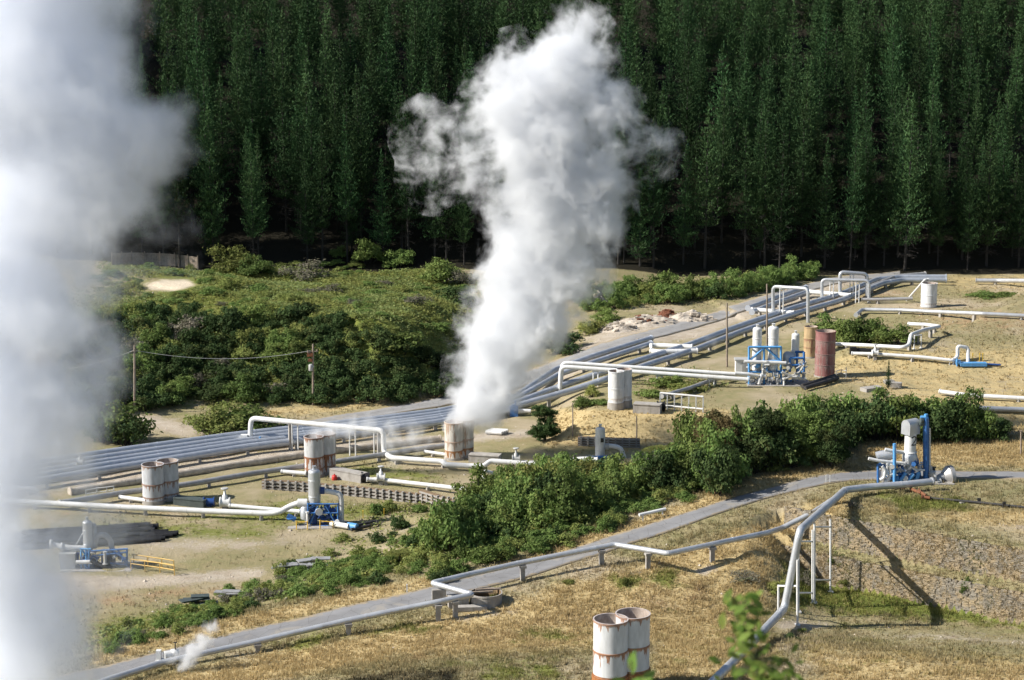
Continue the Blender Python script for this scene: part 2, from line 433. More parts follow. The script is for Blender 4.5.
def grass_mat():
    m, nt, b = newmat('grass_blades')
    gn = nd(nt, 'ShaderNodeGroup'); gn.node_tree = COVER_G
    rnd = nd(nt, 'ShaderNodeNewGeometry').outputs['Random Per Island']
    c = mixc(nt, mrange(nt, rnd, 0, 1, 0, 1, False), mixc(nt, .75, gn.outputs[0], (.75,.62,.42), 'MULTIPLY'), gn.outputs[0])
    c2 = mixc(nt, mrange(nt, rnd, .7, 1, 0, .55), gn.outputs[0], (.52,.39,.20))
    c3 = mixc(nt, mrange(nt, rnd, .0, .3, .3, 0), c2, (.20,.165,.07))
    nt.links.new(c3, b.inputs['Base Color']); b.inputs['Roughness'].default_value = .8; b.inputs['Specular IOR Level'].default_value = .15
    tr = nd(nt, 'ShaderNodeBsdfTranslucent'); nt.links.new(c3, tr.inputs[0])
    mx = nd(nt, 'ShaderNodeMixShader'); mx.inputs[0].default_value = .35
    nt.links.new(b.outputs[0], mx.inputs[1]); nt.links.new(tr.outputs[0], mx.inputs[2])
    nt.links.new(mx.outputs[0], nt.nodes['Material Output'].inputs[0])
    return m
M_GRASS = grass_mat()

def axis(parts):
    out = [parts[0][0]]
    for a, b, st in parts:
        n = max(1, int(round((b-a)/st))); out += list(np.linspace(a, b, n+1)[1:])
    return np.array(out)
GX = axis([(-2600,-400,220),(-400,-130,9),(-130,-64,1.5),(-64,80,.62),(80,130,1.5),(130,400,9),(400,2600,220)])
GY = axis([(-500,60,80),(60,142,5),(142,152,1.2),(152,236,.5),(236,300,.62),(300,400,.9),(400,480,4),(480,640,10),(640,4200,240)])
XX, YY = np.meshgrid(GX, GY); ZZ = H(XX, np.minimum(YY, 640))
nx, ny = len(GX), len(GY)
V = np.stack([XX.ravel(), YY.ravel(), ZZ.ravel()], 1)
ii = (np.arange(ny-1)[:,None]*nx + np.arange(nx-1)[None,:]).ravel()
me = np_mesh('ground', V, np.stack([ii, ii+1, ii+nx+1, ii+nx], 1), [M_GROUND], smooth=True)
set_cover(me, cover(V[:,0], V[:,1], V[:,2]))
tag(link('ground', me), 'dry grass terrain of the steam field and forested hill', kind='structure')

# ------------------------------------------------------------------ roads (ribbons between two traced edges)
def asphalt(name, c1, c2, tone):
    m, nt, b = newmat(name)
    P = nd(nt, 'ShaderNodeNewGeometry').outputs['Position']
    c = mixc(nt, mrange(nt, noise(nt, P, .35, 5, .6), .3, .7), c1, c2)
    c = mixc(nt, mrange(nt, noise(nt, P, 6, 4, .7), .5, .75, 0, .35), c, tone)
    at = nd(nt, 'ShaderNodeAttribute', attribute_name='across')
    tr = math_(nt, 'ABSOLUTE', math_(nt, 'SUBTRACT', at.outputs['Fac'], .5))
    edge = math_(nt, 'ADD', tr, math_(nt, 'MULTIPLY', math_(nt, 'SUBTRACT', noise(nt, P, .9, 5, .7), .5), .5))
    c = mixc(nt, mrange(nt, noise(nt, P, .16, 3, .6, 1.5), .56, .66, 0, .55), c, (.30,.27,.22))
    vo = nd(nt, 'ShaderNodeTexVoronoi', feature='DISTANCE_TO_EDGE'); vo.inputs['Scale'].default_value = .55; nt.links.new(P, vo.inputs['Vector'])
    c = mixc(nt, mrange(nt, vo.outputs['Distance'], .0, .02, .6, 0), c, (.06,.058,.055))
    c = mixc(nt, mrange(nt, edge, .36, .47, 0, .85), c, (.30,.235,.145))
    wear = mrange(nt, tr, .12, .26, 0, .25)
    c = mixc(nt, math_(nt, 'MULTIPLY', wear, mrange(nt, tr, .42, .30)), c, tuple(q*1.25 for q in c1))
    nt.links.new(c, b.inputs['Base Color']); b.inputs['Roughness'].default_value = .85
    bump(nt, b, noise(nt, P, 9, 3), .3, .03)
    return m
M_ROAD = asphalt('old_asphalt', (.205,.205,.21), (.165,.163,.165), (.27,.26,.25))
M_ROAD2 = asphalt('dusty_asphalt', (.27,.265,.26), (.21,.205,.20), (.34,.32,.29))
def ribbon(name, eL, eR, mat, label, lift=.09, n=90, cross=7):
    def samp(e):
        W = np.array([hit(*q)[:2] for q in e]); s = np.concatenate([[0], np.cumsum(np.linalg.norm(np.diff(W, axis=0), axis=1))]); s /= s[-1]
        # Catmull-like smoothing by dense linear interpolation and averaging
        t = np.linspace(0, 1, n); X = np.interp(t, s, W[:,0]); Y = np.interp(t, s, W[:,1])
        for _ in range(5):
            X[1:-1] = (X[:-2]+2*X[1:-1]+X[2:])/4; Y[1:-1] = (Y[:-2]+2*Y[1:-1]+Y[2:])/4
        return np.stack([X, Y], 1)
    A, B = samp(eL), samp(eR); rows = []; ac = []
    for j in range(cross):
        f = j/(cross-1); q = A*(1-f)+B*f
        rows.append(q); ac.append(np.full(n, f))
    Q = np.stack(rows, 1).reshape(-1, 2); Zq = H(Q[:,0], Q[:,1]) + lift
    ac = np.stack(ac, 1).ravel()
    V = np.column_stack([Q, Zq])
    F = [(i*cross+j, i*cross+j+1, (i+1)*cross+j+1, (i+1)*cross+j) for i in range(n-1) for j in range(cross-1)]
    # skirt so the edge has a thickness
    nb = len(V); V2 = V.copy(); V2[:,2] -= lift+.25; V = np.concatenate([V, V2])
    F += [(i*cross, (i+1)*cross, nb+(i+1)*cross, nb+i*cross) for i in range(n-1)]
    F += [(i*cross+cross-1, nb+i*cross+cross-1, nb+(i+1)*cross+cross-1, (i+1)*cross+cross-1) for i in range(n-1)]
    me = np_mesh(name, V, np.array(F), [mat], smooth=True)
    at = me.attributes.new('across', 'FLOAT', 'POINT'); at.data.foreach_set('value', np.concatenate([ac, ac]).astype(np.float32))
    return tag(link(name, me), label, kind='structure')
ribbon('access_road', [(40,682),(100,667),(160,652),(250,629),(330,611),(440,585),(520,564),(600,540),(650,524),(700,509),(740,496),(790,482),(830,474),(862,471),(920,470),(1024,472),(1080,474)],
       [(40,704),(100,683),(160,667),(250,645),(330,628),(440,600),(520,580),(580,561),(640,541),(690,525),(740,507),(790,492),(830,484),(862,480),(920,478),(1024,479),(1080,481)],
       M_ROAD, 'grey asphalt access road climbing to the right across the slope')
ribbon('pipeline_road', [(60,462),(140,450),(220,436),(300,422),(380,409),(440,398),(520,372),(570,355),(640,333),(700,316),(760,297),(800,286),(840,276),(900,271)],
       [(60,470),(140,457),(220,442),(300,428),(380,416),(440,408),(520,388),(570,371),(640,343),(700,327),(760,307),(800,294),(840,283),(900,275)],
       M_ROAD2, 'pale dusty road running beside the big steam pipes')
# ------------------------------------------------------------------ steam field plant
def W(p): return hit(*p) if isinstance(p, tuple) else np.array(p, float)
def support_mb(p, r, zg, hw=.28, kind='block'):
    mb = MB(); zt = p[2]-r+.04
    if kind == 'block':
        mb.box((p[0], p[1], (zt+zg-.5)/2), (hw*1.5, hw*2.6, max(.2, zt-zg+.5)), .3, 0, .85)
    elif kind == 'post':
        mb.box((p[0], p[1], (zt-.25+zg-.6)/2), (.42, .42, zt-.25-zg+.6), .2, 0)
        mb.box((p[0], p[1], zt-.14), (.62, .85, .26), .2, 0)
    else:   # thin steel leg pair
        for s in (-1, 1): mb.tube([(p[0]+s*.35, p[1], zg-.4), (p[0]+s*.35, p[1], zt)], .075, 8)
        mb.box((p[0], p[1], zt-.05), (.9, .2, .12))
    return mb
def pipeline(name, label, pts, r, mat, sup=0, kind='block', smat=None, group=None, rb=.9, cat='pipe', joint=7.0, n=12, smin=.15, smax=4, at=None):
    P = [W(p) for p in pts]; R = round_path(P, rb)
    base = np.array([P[0][0], P[0][1], min(P[0][2], Hs(P[0][0], P[0][1]))])
    t = thing(name, label, cat, base, group)
    mb = MB().tube(R, r, n)
    Q = np.array(R); seg = np.linalg.norm(np.diff(Q, axis=0), axis=1); S = np.concatenate([[0], np.cumsum(seg)])
    def pos(s):
        i = min(max(int(np.searchsorted(S, s))-1, 0), len(seg)-1); f = (s-S[i])/max(seg[i], 1e-6)
        return Q[i]*(1-f)+Q[i+1]*f, (Q[i+1]-Q[i])/max(seg[i], 1e-6)
    if joint:
        s = joint*.6
        while s < S[-1]-.5:
            p, d = pos(s); mb.tube([p-d*.07, p+d*.07], r*1.05, n); s += joint
    for (i, p) in ((0, P[0]), (1, P[-1])):
        d = (P[1]-P[0]) if i == 0 else (P[-1]-P[-2]); d = d/np.linalg.norm(d)
        mb.tube([p-d*.07, p+d*.07], r*1.25, n)
    build('pipe_run', mb, mat, t)
    sl = []
    if at: sl = [W(q) for q in at]
    elif sup:
        s = sup*.4
        while s < S[-1]:
            p, d = pos(s)
            if abs(d[2]) < .5: sl.append(p)
            s += sup
    for p in sl:
        if at:   # nearest point of the run
            k = int(np.argmin(np.linalg.norm((Q[:,:2]-p[:2]), axis=1))); 
            k2 = min(max(k, 1), len(Q)-2)
            best = None
            for j in (k2-1, k2):
                e = Q[j+1]-Q[j]; f = np.clip(((p-Q[j])[:2]@e[:2])/(e[:2]@e[:2]+1e-9), 0, 1); q = Q[j]+e*f
                if best is None or np.linalg.norm((q-p)[:2]) < np.linalg.norm((best-p)[:2]): best = q
            p = best
        zg = Hs(p[0], p[1])
        if smin < p[2]-r-zg < smax:
            build('support', support_mb(p, r, zg, .28, kind), smat or M_CONC, t)
    return t
def lerp_px(A, B, f): return [tuple(a*(1-f)+b*f for a, b in zip(p, q)) for p, q in zip(A, B)]

# ---- big steam mains beside the dusty road
NEAR = [(-30,492,1.0),(40,480.5,1.0),(128,466,1.0),(245,447.5,1.0),(350,434,1.0),(440,422,1.0),(510,408,1.0)]
FAR_ = [(-30,472,1.0),(40,462,1.0),(128,449.5,1.0),(235,435,1.0),(335,424,1.0),(440,411,1.0),(510,397,1.0)]
lowN = [(570,391,1),(605,379.5,1),(650,364,1),(697,349,1),(740,332,1),(775,320,1),(800,312,1),(842,300,1),(884,283,1),(902,280,1),(946,280,1)]
lowF = [(570,383,1),(605,371.5,1),(650,357,1),(690,344.5,1),(735,327.5,1),(770,315.5,1),(795,307.5,1),(838,295,1),(878,279,1),(900,277,1),(946,277,1)]
upN = [(560,374,1),(590,363.5,1),(651,343.5,1)]
upF = [(556,369,1),(590,357,1),(651,338,1)]
gM = 'big silver steam mains beside the dusty road'
pipeline('steam_main', 'silver steam main nearest the viewer in the bundle beside the dusty road, on concrete sleepers', lerp_px(NEAR,FAR_,0)+lowN, .5, M_MAIN, 7, group=gM, smin=.05)
pipeline('steam_main', 'silver steam main second from the near side of the bundle along the dusty road', lerp_px(NEAR,FAR_,.27)+lowF, .5, M_MAIN, 14, group=gM, smin=.05)
pipeline('steam_main', 'silver steam main in the middle of the five-pipe bundle, ending at the white cross pipes', lerp_px(NEAR,FAR_,.5)+upN, .45, M_MAIN, 14, group=gM, smin=.05)
pipeline('steam_main', 'silver steam main second from the road in the five-pipe bundle', lerp_px(NEAR,FAR_,.75)+upF, .45, M_MAIN, 14, group=gM, smin=.05)
pipeline('steam_main', 'silver steam main closest to the dusty road, ending under the steam cloud', lerp_px(NEAR,FAR_,1.02), .45, M_MAIN, 14, group=gM, smin=.05)
pipeline('steam_main', 'short silver main between the two white cross pipes, nearer of its pair', [(752,312,1),(780,301.5,1),(808,291.5,1)], .45, M_MAIN, 9, group=gM, smin=.05)
pipeline('steam_main', 'short silver main between the two white cross pipes, on the road side', [(748,308,1),(776,297.5,1),(806,287.5,1)], .45, M_MAIN, 9, group=gM, smin=.05)
pipeline('steam_main', 'silver main running up behind the tall pipe arches to the far tank', [(851,296,1),(872,286,1),(898,276,1),(925,274,1)], .42, M_ALUD, 9, group=gM, smin=.05)
gX = 'white cross pipes joining the steam mains'
pipeline('cross_pipe', 'white cross pipe joining the mains left of the bare pole, far side of its pair', [(651,346,1.1),(656,345.5,1.1),(692,347,1.1)], .42, M_WHITE, 0, group=gX)
pipeline('cross_pipe', 'white cross pipe joining the mains left of the bare pole, near side of its pair', [(652,351,1.1),(657,352,1.1),(697,351,1.1)], .42, M_WHITE, 0, group=gX)
pipeline('cross_pipe', 'white cross pipe running under the first pipe arch to the mains', [(752,310,1.1),(757,310,1.1),(794,313,1.1)], .42, M_WHITE, 0, group=gX)
pipeline('cross_pipe', 'white cross pipe running under the two far pipe arches', [(808,291.5,1.1),(813,292,1.1),(851,295.5,1.1)], .42, M_WHITE, 0, group=gX)

# ---- grey pipe along the dusty strip, in front of the mains
pipeline('service_pipe', 'dull grey pipe on low concrete blocks in front of the dusty strip', [(60,503,.8),(128,492,.8),(190,484,.8),(255,473,.8),(340,461,.8),(420,449,.8),(450,445,.8)], .36, M_ALUD, 8)
pipeline('service_pipe', 'earth covered pale pipe lying along the dusty strip behind the grey pipe', [(70,492,.35),(180,474,.35),(255,462,.35),(330,451,.35),(440,439,.35)], .5, M_ROCKW, 0, joint=11)

# ---- pipe gantries
def legs(mb, px, pyb, ztop, gap=.75, w=.09):
    g = hit(px, pyb)
    for s in (-.5, .5): mb.tube([(g[0]+s*gap, g[1], g[2]-.3), (g[0]+s*gap, g[1], ztop)], w, 8)
    mb.tube([(g[0]-.6*gap, g[1], ztop), (g[0]+.6*gap, g[1], ztop)], w*.9, 6)
def zat(a, b, px):  # height of a run a-b where it passes column px
    qa, qb = proj(*a)[0], proj(*b)[0]; f = (px-qa)/(qb-qa); return a[2]+(b[2]-a[2])*f, a[:]+(b-a)*f
a = hit(250,446); aT = Py(251,418,a[1]); b = hit(384,458.5); bT = Py(383.5,430.5,b[1])
t = pipeline('overhead_pipe', 'white overhead pipe crossing in front of the mains on tall thin legs', [a+[0,0,.3], aT, bT, b+[0,0,.75], (392,458,.75),(444,461.5,.75),(444.5,464.5,.75),(484,466.5,.75),(490,461,1.3),(530,464,1.0),(561,465.5,.8),(572,460,1.6),(586,459,1.7),(597,460,1.6)], .34, M_WHITE, 6.5, rb=.8, joint=9)
for px, in ((295.5,),(353,),(377,)):
    z, q = zat(aT, bT, px); mb = MB(); g = q
    for s in (-.38, .38): mb.tube([(g[0]+s, g[1], Hs(g[0]+s,g[1])-.2), (g[0]+s, g[1], z-.3)], .09, 8)
    mb.tube([(g[0]-.5, g[1], z-.38), (g[0]+.5, g[1], z-.38)], .08, 6)
    build('leg_pair', mb, M_WHITE, t)
mb = MB(); c = a + [-.6,-.2,0]
mb.box(c+[0,0,.55], (1.3,1.2,1.1)); mb.box(c+[-.1,-.1,1.35], (.9,.8,.6))
t = thing('valve_station', 'cream valve block with blue valve at the foot of the white overhead pipe', 'valve', c)
build('valve_block', mb, M_WHITE, t)
mb = MB(); mb.disc(c+[1.3,-.6,.35], (1,.2,0), .42, .9); mb.box(c+[2.0,-.6,.3], (.9,.5,.4)); mb.bar(c+[2.1,-.6,0], c+[2.1,-.6,1.5], .16)
build('valve', mb, M_LBLUE, t)
mb = MB()
for z in (.6, 1.15): mb.bar(c+[.6,-1.2,z], c+[2.4,-1.2,z], .09)
for x in (.6, 1.5, 2.4): mb.bar(c+[x,-1.2,0], c+[x,-1.2,1.2], .09)
build('railing', mb, M_YEL, t)

# pair of long overhead pipes to the twin vessel station
foot = hit(560.5,393); fT = Py(562,362.5,foot[1]); e = Py(748,375,hit(748,384)[1]); 
t = pipeline('overhead_pipe', 'upper of two long white overhead pipes leading right to the blue vessel station', [foot, fT, e], .3, M_WHITE, rb=.9, joint=10)
foot2 = hit(559.5,396); f2 = Py(561,366.5,foot2[1]); e2 = Py(748,379.5,hit(748,388)[1])
t2 = pipeline('overhead_pipe', 'lower of two long white overhead pipes leading right to the blue vessel station', [foot2, f2, e2], .32, M_WHITE, rb=.9, joint=10)
for px in (596, 660, 712):
    z, q = zat(f2, e2, px); mb = MB()
    for s in (-.35, .35): mb.tube([(q[0]+s, q[1], Hs(q[0]+s,q[1])-.2), (q[0]+s, q[1], z-.3)], .1, 8)
    mb.tube([(q[0]-.5, q[1], z-.4), (q[0]+.5, q[1], z-.4)], .09, 6)
    build('leg_pair', mb, M_WHITE, t2)
# pipe arches at the far end
def arch(label, pl, pr, top_l, top_r, leg_px, mat=M_ALU, r=.3, extra=None):
    A = hit(*pl); B = hit(*pr); AT = Py(pl[0], top_l, A[1]); BT = Py(pr[0], top_r, B[1])
    t = pipeline('pipe_arch', label, [A-[0,0,.2], AT, BT, B-[0,0,.2]], r, mat, rb=.8, joint=0, group='tall pipe arches over the mains')
    for px in leg_px:
        z, q = zat(AT, BT, px); mb = MB()
        for s in (-.3, .3): mb.tube([(q[0]+s, q[1], Hs(q[0]+s,q[1])-.2), (q[0]+s, q[1], z-r)], .1, 8)
        mb.box((q[0], q[1], z-r-.05), (.9, .3, .12)); mb.bar((q[0]-.3,q[1],Hs(q[0],q[1])+1), (q[0]+.3,q[1],Hs(q[0],q[1])+1), .1)
        build('leg_pair', mb, M_WHITE, t)
arch('white pipe arch nearest the blue vessel station, over the mains', (773,318), (808,322.5), 286.5, 288.5, (782,))
arch('white pipe arch in the middle of the three, level-topped', (822,303), (869,303), 279.5, 280.5, (832, 858))
arch('farthest pipe arch with a silver twin top', (840,299), (867,298), 272, 274, (852,), M_ALU, .34)

# ---- twin drum silencers
def drum_mb(c, r, h, n=36):
    mb = MB()
    mb.lathe(c, [(r, 0), (r, h*.44)], n); mb.v and None
    mb.lathe(c, [(r+.015, h*.44), (r+.015, h*.455)], n)
    mb.lathe(c, [(r-.01, h*.45), (r-.01, h-.12)], n)
    mb.lathe(c, [(r+.04, h-.12), (r+.04, h)], n)
    return mb
def open_drum(c, r, h, n=36, seam=(.45,)):
    """open-topped steel drum with seam bands, a rim and a dark inside"""
    mb = MB(); c = np.array(c, float)
    def ring(prof, m=0, smooth=True):
        V = []; K = len(prof)
        for (q, z) in prof:
            for k in range(n): V.append((c[0]+q*math.cos(2*PI*k/n), c[1]+q*math.sin(2*PI*k/n), c[2]+z))
        mb.add(V, [(i*n+k, i*n+(k+1)%n, (i+1)*n+(k+1)%n, (i+1)*n+k) for i in range(K-1) for k in range(n)], m, smooth)
    ring([(r, -.3), (r, h)])
    for s in seam:
        ring([(r+.001, h*s-.07), (r+.045, h*s-.05)]); ring([(r+.045, h*s-.05), (r+.045, h*s+.05)]); ring([(r+.045, h*s+.05), (r+.001, h*s+.07)])
    ring([(r+.001, h-.14), (r+.05, h-.13)]); ring([(r+.05, h-.13), (r+.05, h+.02)]); ring([(r+.05, h+.02), (r-.06, h+.02)], 0, False)
    ring([(r-.06, h+.02), (r-.06, h-1.6)], 1)
    m0 = len(mb.v); V = [(c[0]+(r-.06)*math.cos(2*PI*k/n), c[1]+(r-.06)*math.sin(2*PI*k/n), c[2]+h-1.6) for k in range(n)]
    mb.add(V, [tuple(range(n))], 1)
    return mb
M_INS = simple('scaled_drum_inside', (.45,.38,.33), (.30,.24,.20), 2, .9, 0, .2, (.2,.1,.06), .7)
def silencer(label, px, py, r, h, mat, off=(1.14,1.2), plinth=M_CONC, ph=.5, seam=(.45,), cat='silencer'):
    g = hit(px, py); 
    t = thing('twin_silencer', label, cat, g, 'twin drum steam silencers')
    for i, o in enumerate(((0,0), off)):
        c = g + [o[0]*r, o[1]*r, 0]; c[2] = g[2] + ph + .03*i
        d = build('drum', open_drum(c, r, h-ph, seam=seam), [mat, M_INS], t, c)
        mb = MB(); mb.lathe((c[0],c[1],c[2]-ph-.4), [(r*1.08,0),(r*1.08,ph+.395+.012*i)], 32, smooth=True)
        build('plinth', mb, plinth, d, c)
    return t, g
M_S1 = stained('stained_silver_drum', (.50,.51,.53), (.26,.11,.04), [(.47,.32,.8),(.995,.15,.8),(.10,.15,.8)], 4.3, .25)
M_S2 = stained('rusted_white_drum', (.55,.55,.55), (.28,.10,.03), [(.47,1.5,.95),(.995,.2,.85),(.16,.4,.8)], 4.75, .35)
M_S3 = stained('cream_rusty_drum', (.60,.56,.50), (.36,.15,.04), [(.20,.6,.95),(.47,.3,.5),(.995,1.0,.55)], 4.65, .4)
M_S4 = stained('clean_white_drum', (.68,.69,.70), (.40,.30,.22), [(.12,.12,.5)], 5.0, .06)
M_S5 = stained('white_drum_with_rust_seams', (.62,.63,.64), (.36,.14,.04), [(.46,.28,.9),(.998,.13,.8),(.03,.12,.95)], 4.65, .28)
M_RDR = stained('faded_red_drum', (.27,.125,.115), (.33,.26,.23), [(.8,.5,.55),(.5,.6,.6),(.25,.5,.6)], 6.7, .5, (.17,.06,.055))
M_YDR = stained('yellow_rust_drum', (.46,.33,.18), (.28,.12,.08), [(.55,.6,.8),(.3,.3,.5)], 5, .5)
M_RPL = simple('rust_orange_plinth', (.34,.14,.045), (.26,.10,.035), 1.5, .85, 0, .2, (.12,.06,.03), .5)
silencer('silver twin drum with brown stains behind the pipe at the far left', 153.8, 502.5, 1.30, 4.75, M_S1, ph=.45)
silencer('steaming twin drum with orange-brown rust over its lower half', 314.3, 475.5, 1.22, 5.1, M_S2, ph=.35)
T3, T3g = silencer('cream twin drum under the big steam cloud with rust at its foot', 453.9, 459, 1.20, 5.0, M_S3, ph=.35)
silencer('clean white twin drum standing on the dry grass bank', 615.8, 408.5, 1.09, 5.35, M_S4, ph=1.0, off=(1.08,1.15))
silencer('large white twin drum with rust seams nearest the viewer', 610, 695, 1.38, 6.4, M_S5, plinth=M_RPL, ph=1.75, off=(1.34,.95), seam=(.45,))
def one_drum(name, label, px, py, r, h, mat, ph=.2, seam=(.3,.62), closed=False):
    g = hit(px, py); c = g+[0,0,ph]
    t = thing(name, label, 'tank', g)
    mb = open_drum(c, r, h-ph, 32, seam)
    d = build('drum', mb, [mat, M_INS], t, c)
    mb = MB(); mb.lathe((g[0],g[1],g[2]-.4), [(r*1.07,0),(r*1.07,ph+.395)], 32); build('plinth', mb, M_CONC, t)
    return t, g
one_drum('red_tank', 'tall faded red drum with brown streaks beside the vessel station', 824.5, 376, 1.5, 6.9, M_RDR, seam=(.25,.5,.8))
one_drum('yellow_tank', 'shorter yellow and rust drum half hidden behind the red drum', 810, 357, 1.05, 4.9, M_YDR)
t, g = one_drum('white_tank', 'single white drum with a sloping pipe in the far right field', 928.5, 307, 1.4, 4.3, M_S4, seam=(.5,))
pipeline('sloping_pipe', 'white pipe sloping up to the rim of the far white drum', [(907,300,.2), g+[-.9,-.2,4.9], g+[-.2,.3,4.9]], .2, M_WHITE, joint=0, rb=.3)

# ---- inlet ducts of the silencers
def duct(label, p0, p1, w, h, mat=M_CONC, lift=0):
    a, b = hit(*p0), hit(*p1); mb = MB(); d = b-a; L = np.linalg.norm(d[:2]); rz = math.atan2(d[1], d[0]); c = (a+b)/2
    t = thing('concrete_duct', label, 'duct', c)
    mb.box((c[0],c[1],c[2]+h/2-.1+lift), (L, w, h+.2), rz); build('channel_wall', mb, mat, t)
    mb = MB(); mb.box((c[0],c[1],c[2]+h+.06+lift), (L*1.01, w*1.12, .11), rz); build('cover_slab', mb, mat, t)
    return t, a, b
M_DKG = simple('dark_green_steel', (.07,.09,.085), (.05,.06,.06), 1.5, .6, 0, .1)
duct('concrete duct leading right from the rust brown twin drum', (333,477), (364,482.5), 1.3, 1.1)
duct('dark green box duct beside the silver twin drum at far left', (176,503.5), (206,507), 1.2, .8, M_DKG)
duct('pale concrete duct right of the cream twin drum', (470,461), (500,463.5), 1.5, 1.0)
duct('grey concrete duct right of the clean white twin drum', (634,412), (661,413), 1.6, 1.2)
def valve(label, p, mat=M_WHITE, s=1.0, wheel=True):
    g = W(p); t = thing('valve', label, 'valve', g)
    mb = MB(); mb.disc(g+[0,0,.1*s], (1,0,0), .42*s, .8*s); mb.disc(g+[-.42*s,0,.1*s], (1,0,0), .52*s, .1*s); mb.disc(g+[.42*s,0,.1*s], (1,0,0), .52*s, .1*s)
    mb.lathe(g+[0,0,.3*s], [(.3*s,0),(.22*s,.5*s),(.12*s,.55*s),(.08*s,1.1*s)], 12); build('valve_body', mb, mat, t)
    mb = MB(); mb.lathe(g+[0,0,1.35*s], [(.30*s,0),(.36*s,.03*s),(.36*s,.09*s),(.30*s,.12*s)], 16); build('hand_wheel', mb, M_GREY, t)
    mb = MB(); zg = Hs(g[0], g[1]); mb.box((g[0],g[1],(zg-.3+g[2]-.3*s)/2), (.5*s,.6*s,max(.2,g[2]-.3*s-zg+.3))); build('base', mb, M_CONC, t)
mb = MB(); g = hit(365.5,482); mb.disc(g+[0,0,.55], (1,.1,0), .62, .7, n=24); mb.disc(g+[.45,0,.55], (1,.1,0), .75, .14, n=24); mb.disc(g+[-.45,0,.55], (1,.1,0), .75, .14, n=24); mb.box(g+[.1,0,.1], (.9,.8,.5))
single('flange', mb, M_BLACK, 'black flanged coupling between concrete duct and long white pipe', 'flange', g)
mb = MB(); g = hit(334.5,480); mb.lathe(g, [(.3,0),(.34,.1),(.34,.45),(.26,.62),(.0,.66)], 14); mb.box(g+[0,0,.72],(.16,.16,.14))
single('marker_buoy', mb, M_RED, 'small red drum marker beside the concrete duct', 'marker', g)
pipeline('low_pipe', 'long white pipe running right from the black coupling to a white hoop', [(367,479.5,.6),(380,479.5,.6),(482,491,.6),(483.5,489.5,1.0)], .27, M_WHITE, 6)
valve('white valve on the long low pipe beside the black coupling', (381,478.5,.8), s=1.1)
A = hit(483.5,492); t = pipeline('pipe_hoop', 'white square pipe hoop rising beside the green bushes', [A, Py(483.5,470.5,A[1]), Py(495,474,A[1]+.6), hit(495,490)], .24, M_WHITE, rb=.5, joint=0)
pipeline('low_pipe', 'thin white pipe stub left of the cream twin drum', [(425,451.5,.5),(446,454.5,.5)], .22, M_WHITE, 3)
pipeline('low_pipe', 'white pipe stub left of the rust brown twin drum', [(282,471.5,.5),(306,473.5,.5)], .27, M_WHITE, 4)
pipeline('low_pipe', 'white pipe stub left of the silver twin drum', [(120,497,.5),(146,500.5,.5)], .25, M_WHITE, 4)
pipeline('low_pipe', 'grey parallel pipe with a dark valve right of the cream drum', [(500,461,.6),(515,461.5,.6),(560,463.5,.6)], .25, M_ALUD, 6)
valve('dark topped valve on the pipes between the cream drum and the bushes', (516,460,.8), M_GREY, 1.1)
valve('white valve on the pipe right of the dark green duct', (225,503.5,.7), M_WHITE, 1.3)
mb = MB(); g = hit(209,506); mb.disc(g+[0,0,.5],(1,0,0),.45,1.1); mb.disc(g+[.6,0,.5],(1,0,0),.6,.14); mb.disc(g+[-.6,0,.5],(1,0,0),.6,.14); mb.box(g+[0,0,.1],(.7,.6,.4))
single('flange', mb, M_NAVY, 'navy flanged coupling at the end of the dark green duct', 'flange', g)
pipeline('low_pipe', 'white pipe from the white valve toward the tall vessel, behind the main line', [(230,505.5,.6),(256,508,.6),(300,511.5,.6)], .26, M_WHITE, 6)
pipeline('long_pipe', 'long white pipe crossing the left plain to the tall silver vessel', [(-40,497,.8),(20,501.5,.8),(128,507.5,.8),(205,511,.8),(268,513.5,.8),(280,512,1.0),(290,506,1.6),(300,502.5,2.1),(306,502.5,2.2)], .34, M_WHITE, 7, joint=8)
pipeline('low_pipe', 'short white pipe at the far left edge in the steam', [(-20,491,.6),(16,491.5,.6)], .25, M_WHITE, 5)
pipeline('low_pipe', 'short sloping white pipe at far left seen through the steam', [(15,487,.8),(33,488.5,.8),(38,491,.5)], .25, M_WHITE, 5)
valve('small white valve on the big mains at far left', (80,462.5,1.5), M_WHITE, .8)

# ---- crib wall
def crib(label, pts, h, bl=.9):
    P = [hit(*p) for p in pts]; t = thing('crib_wall', label, 'wall', P[0]); mb = MB(); mh = MB()
    for a, b in zip(P[:-1], P[1:]):
        d = b-a; L = np.linalg.norm(d[:2]); rz = math.atan2(d[1], d[0]); n = max(1, int(L/bl)); nr = max(2, int(h/.32))
        for j in range(nr):
            c = (a+b)/2; mb.box((c[0],c[1],c[2]+.12+j*h/nr), (L, .22, h/nr*.48), rz)
        for i in range(n):
            q = a+d*((i+.5)/n)
            for j in range(nr):
                mh.box((q[0]-math.sin(-rz)*0-.03, q[1]-.12, q[2]+.12+(j+.5)*h/nr), (.2, .34, h/nr*.55), rz)
    # earth fill behind so no light comes through
    mf = MB()
    for a, b in zip(P[:-1], P[1:]):
        d = b-a; L = np.linalg.norm(d[:2]); rz = math.atan2(d[1], d[0]); c = (a+b)/2
        mf.box((c[0], c[1]+.42, c[2]+h/2-.1), (L, .55, h), rz)
    build('stretcher', mb, M_CONC, t); build('header', mh, M_CONC, t); build('earth_fill', mf, M_SOIL, t)
    return t
M_SOIL = simple('bare_earth', (.22,.15,.085), (.13,.09,.055), 1.3, .95, 0, .5)
crib('low concrete crib wall stepping along the lawn behind the tall vessel', [(262,489),(300,491.5),(360,497),(420,503.5),(462,508.5),(482,503)], 1.25)
crib('short old crib wall at the foot of the dry bank', [(578,445.5),(612,447.5),(640,448)], 1.3)

